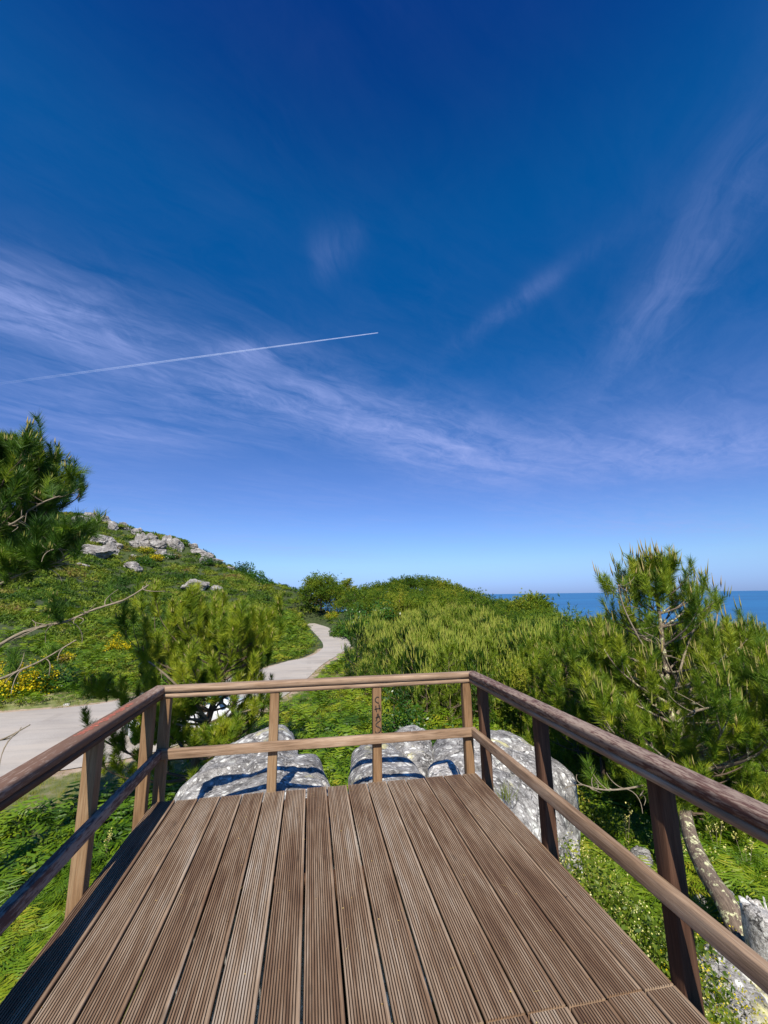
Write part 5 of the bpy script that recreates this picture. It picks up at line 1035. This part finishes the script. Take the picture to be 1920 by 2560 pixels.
# ------------------------------------------------------------------ the parked car behind the spreading pine
PAINT = plain('white_car_paint', (0.78, 0.79, 0.80), 0.25, 0.0, 0.5, 0.8); GLASS = plain('tinted_car_glass', (0.03, 0.07, 0.11), 0.05, 0.0, 0.8); TYRE = plain('tyre_rubber', (0.02, 0.02, 0.02), 0.8)
RIM = plain('alloy_rim', (0.45, 0.45, 0.47), 0.3, 0.9); TAIL = plain('red_tail_lamp', (0.5, 0.01, 0.01), 0.2); LAMP = plain('clear_headlamp', (0.7, 0.72, 0.75), 0.1); BLACKP = plain('black_trim', (0.02, 0.02, 0.022), 0.6)
def car(loc, rz):
    root = empty('parked_car', loc, 'white hatchback parked on the road, half hidden behind the spreading pine', 'car'); root.rotation_euler = (0, 0, rz)
    def ch(g, nm, mt, par=None, smooth=False):
        o = g.build(nm, mt, par or root, smooth); o.location = (0, 0, 0); return o
    # stations along the length: x, half width low, half width sill, z low, z belt, z top, half width top
    st = [(-2.0, .66, .30, .62, .86, .88, .60), (-1.93, .78, .26, .60, .92, 1.02, .62), (-1.7, .84, .24, .58, .95, 1.36, .60), (-1.2, .86, .22, .58, .95, 1.46, .60), (-.4, .86, .22, .58, .94, 1.49, .61), (.3, .86, .22, .58, .93, 1.45, .60),
          (.75, .86, .22, .57, .92, 1.22, .62), (1.1, .85, .22, .56, .90, .98, .66), (1.6, .83, .24, .55, .82, .86, .62), (1.93, .76, .27, .54, .70, .74, .56), (2.03, .64, .32, .50, .62, .64, .48)]
    B = Geo(); rows = []
    for (x, w, z0, zm, zb, zt, wt) in st:
        half = [(w*0.93, z0), (w, (z0+zm)/2), (w*1.0, zm), (w*0.97, zb-0.03), (w*0.94, zb), (wt+(w*0.94-wt)*0.5, zb+(zt-zb)*0.55), (wt, zt-0.03*(zt > zb+.1)), (wt*0.7, zt+0.0), (wt*0.35, zt+0.015), (0, zt+0.02)]
        rows.append([(x, y, z) for y, z in half]+[(x, -y, z) for y, z in half[-2::-1]])
    V = np.array(rows); n, k = V.shape[:2]; i = np.arange(n-1)[:, None]*k; j = np.arange(k-1)[None]
    B.add(V.reshape(-1, 3), np.stack([i+j, i+j+1, i+j+1+k, i+j+k], -1).reshape(-1, 4)); B.add(V[0], np.array([list(range(k))])); B.add(V[-1], np.array([list(range(k))[::-1]]))
    body = ch(B, 'body', PAINT, smooth=True)
    def strip(nm, cols, sts, mt, off=0.006):       # a glazed band lying just proud of the body surface
        for sgn in ((1, -1) if nm == 'side_window' else (1,)):
            g = Geo(); P = []
            for s_ in sts:
                f = int(s_); u = s_-f; row = V[f]*(1-u)+V[min(f+1, n-1)]*u
                P.append([row[c] if sgn > 0 else row[k-1-c] for c in cols])
            P = np.array(P); ctr = np.array([0, 0, 0.7]); P = P+nrm(P-ctr*[1, 1, 1])*off; a, b = P.shape[:2]; ii = np.arange(a-1)[:, None]*b; jj = np.arange(b-1)[None]
            g.add(P.reshape(-1, 3), np.stack([ii+jj, ii+jj+1, ii+jj+1+b, ii+jj+b], -1).reshape(-1, 4)); ch(g, nm, mt)
    strip('side_window', [4, 5, 6], [2.2, 3, 3.45], GLASS); strip('side_window', [4, 5, 6], [3.55, 4, 4.9], GLASS); strip('side_window', [4, 5], [4.98, 5.5, 6.2], GLASS)
    strip('windscreen', list(range(5, k-5)), [5.3, 6, 6.85], GLASS); strip('rear_window', list(range(5, k-5)), [1.15, 1.5, 1.85], GLASS)
    for x in (-1.3, 1.28):
        for sy in (-1, 1):
            t = Geo(); th_ = np.linspace(0, 6.283, 25)[:-1]; prof = [(0.20, 0.10), (0.29, 0.10), (0.31, 0.07), (0.31, -0.07), (0.29, -0.10), (0.20, -0.10)]
            P = np.array([[(x+r*math.cos(a), sy*0.77+w_, 0.31+r*math.sin(a)) for r, w_ in prof] for a in th_]); ii = np.arange(24)[:, None]*6; jj = np.arange(5)[None]; nx_ = ((np.arange(24)+1) % 24)[:, None]*6
            t.add(P.reshape(-1, 3), np.stack([ii+jj, ii+jj+1, nx_+jj+1, nx_+jj], -1).reshape(-1, 4)); wh = empty('wheel', (0, 0, 0), None, None); wh.parent = root; ch(t, 'tyre', TYRE, wh, True)
            r_ = Geo()
            for q in range(10):
                a = q*6.283/10; d = np.array([math.cos(a), 0, math.sin(a)]); e = np.array([-math.sin(a), 0, math.cos(a)])*0.022; c = np.array([x, sy*(0.77+0.085), 0.31]); V4 = np.array([c+d*0.03-e, c+d*0.03+e, c+d*0.205+e*1.2, c+d*0.205-e*1.2]); r_.add(V4, np.array([[0, 1, 2, 3]]))
            r_.add(np.array([(x+0.205*math.cos(a), sy*0.83, 0.31+0.205*math.sin(a)) for a in th_]), np.array([list(range(24))])); ch(r_, 'rim', RIM, wh)
    def blk(nm, c, s, mt):
        g = Geo(); c = np.array(c); s = np.array(s)/2; V8 = np.array([[x, y, z] for x in (-1, 1) for y in (-1, 1) for z in (-1, 1)])*s; V8[:, 1:] *= 1-0.12*(V8[:, :1]*np.sign(c[0]) > 0)
        g.add(V8+c, np.array([[0, 1, 3, 2], [4, 6, 7, 5], [0, 4, 5, 1], [2, 3, 7, 6], [0, 2, 6, 4], [1, 5, 7, 3]])); ch(g, nm, mt)
    for sy in (-1, 1):
        blk('tail_light', (-1.95, sy*0.62, 0.84), (0.12, 0.2, 0.22), TAIL); blk('headlight', (1.93, sy*0.55, 0.66), (0.14, 0.24, 0.12), LAMP); blk('door_mirror', (0.72, sy*0.97, 1.0), (0.14, 0.2, 0.13), BLACKP)
    blk('rear_bumper', (-2.0, 0, 0.40), (0.12, 1.35, 0.18), BLACKP); blk('front_bumper', (2.02, 0, 0.34), (0.12, 1.25, 0.16), BLACKP)
cpos = onz(322, 1868, ROAD_Z); crz = math.radians(24)
car((float(cpos[0])+1.95*math.cos(crz)-0.75*math.sin(crz), float(cpos[1])+1.95*math.sin(crz)+0.75*math.cos(crz), ROAD_Z+0.005), crz)

# a small white stone at the far road edge
rock('stone', [(p := onz(166, 1763, ROAD_Z)) + np.array([0.14*math.cos(a), 0.1*math.sin(a), 0.05]) for a in np.linspace(0, 5.6, 8)], ROAD_Z+0.13, 'small white stone at the far edge of the road', ROCKP, depth=0.2, res=0.35, seed=31)

# ------------------------------------------------------------------ vapour trail high above
def vmat():
    m, w = newmat('vapour'); g = w.n('ShaderNodeAttribute', dict(attribute_name='tint')).outputs['Fac']
    nz = w.n('ShaderNodeTexNoise', None, Vector=w.n('ShaderNodeNewGeometry').outputs['Position'], Scale=0.004, Detail=5.0)
    a = w.m('MULTIPLY', g, w.m('ADD', 0.25, w.m('MULTIPLY', nz.outputs[0], 0.6)), clamp=True)
    lw = w.n('ShaderNodeLayerWeight', None, Blend=0.5); soft = w.m('SUBTRACT', 1.0, w.m('POWER', lw.outputs['Facing'], 1.5), clamp=True)
    d = w.n('ShaderNodeBsdfDiffuse', None, Color=(0.9, 0.92, 1, 1)); tl = w.n('ShaderNodeBsdfTranslucent', None, Color=(0.9, 0.92, 1, 1)); mx = w.n('ShaderNodeMixShader', None, i0=0.5, i1=d.outputs[0], i2=tl.outputs[0])
    out(w, w.n('ShaderNodeMixShader', None, i0=w.m('MULTIPLY', a, soft), i1=w.n('ShaderNodeBsdfTransparent').outputs[0], i2=mx.outputs[0]).outputs[0]); return m
def onalt(px, py, z): d = ray(px, py); return CAM+d*((z-CAM_H)/d[2])
n = 60; t = np.linspace(0, 1, n); pa, pb = onalt(-60, 967, 8200), onalt(945, 832, 8200); P = pa+(pb-pa)*t[:, None]
g = Geo(); tube(g, P, 44-32*t**1.5, 12); g.A['tint'] = [np.repeat(np.clip(0.03+0.85*t**1.1, 0, 1)*np.clip(t*14, 0, 1), 12)]
o = g.build('contrail', vmat(), smooth=True, loc=pa); tag(o, 'thin white vapour trail rising to the right across the blue sky', 'contrail')
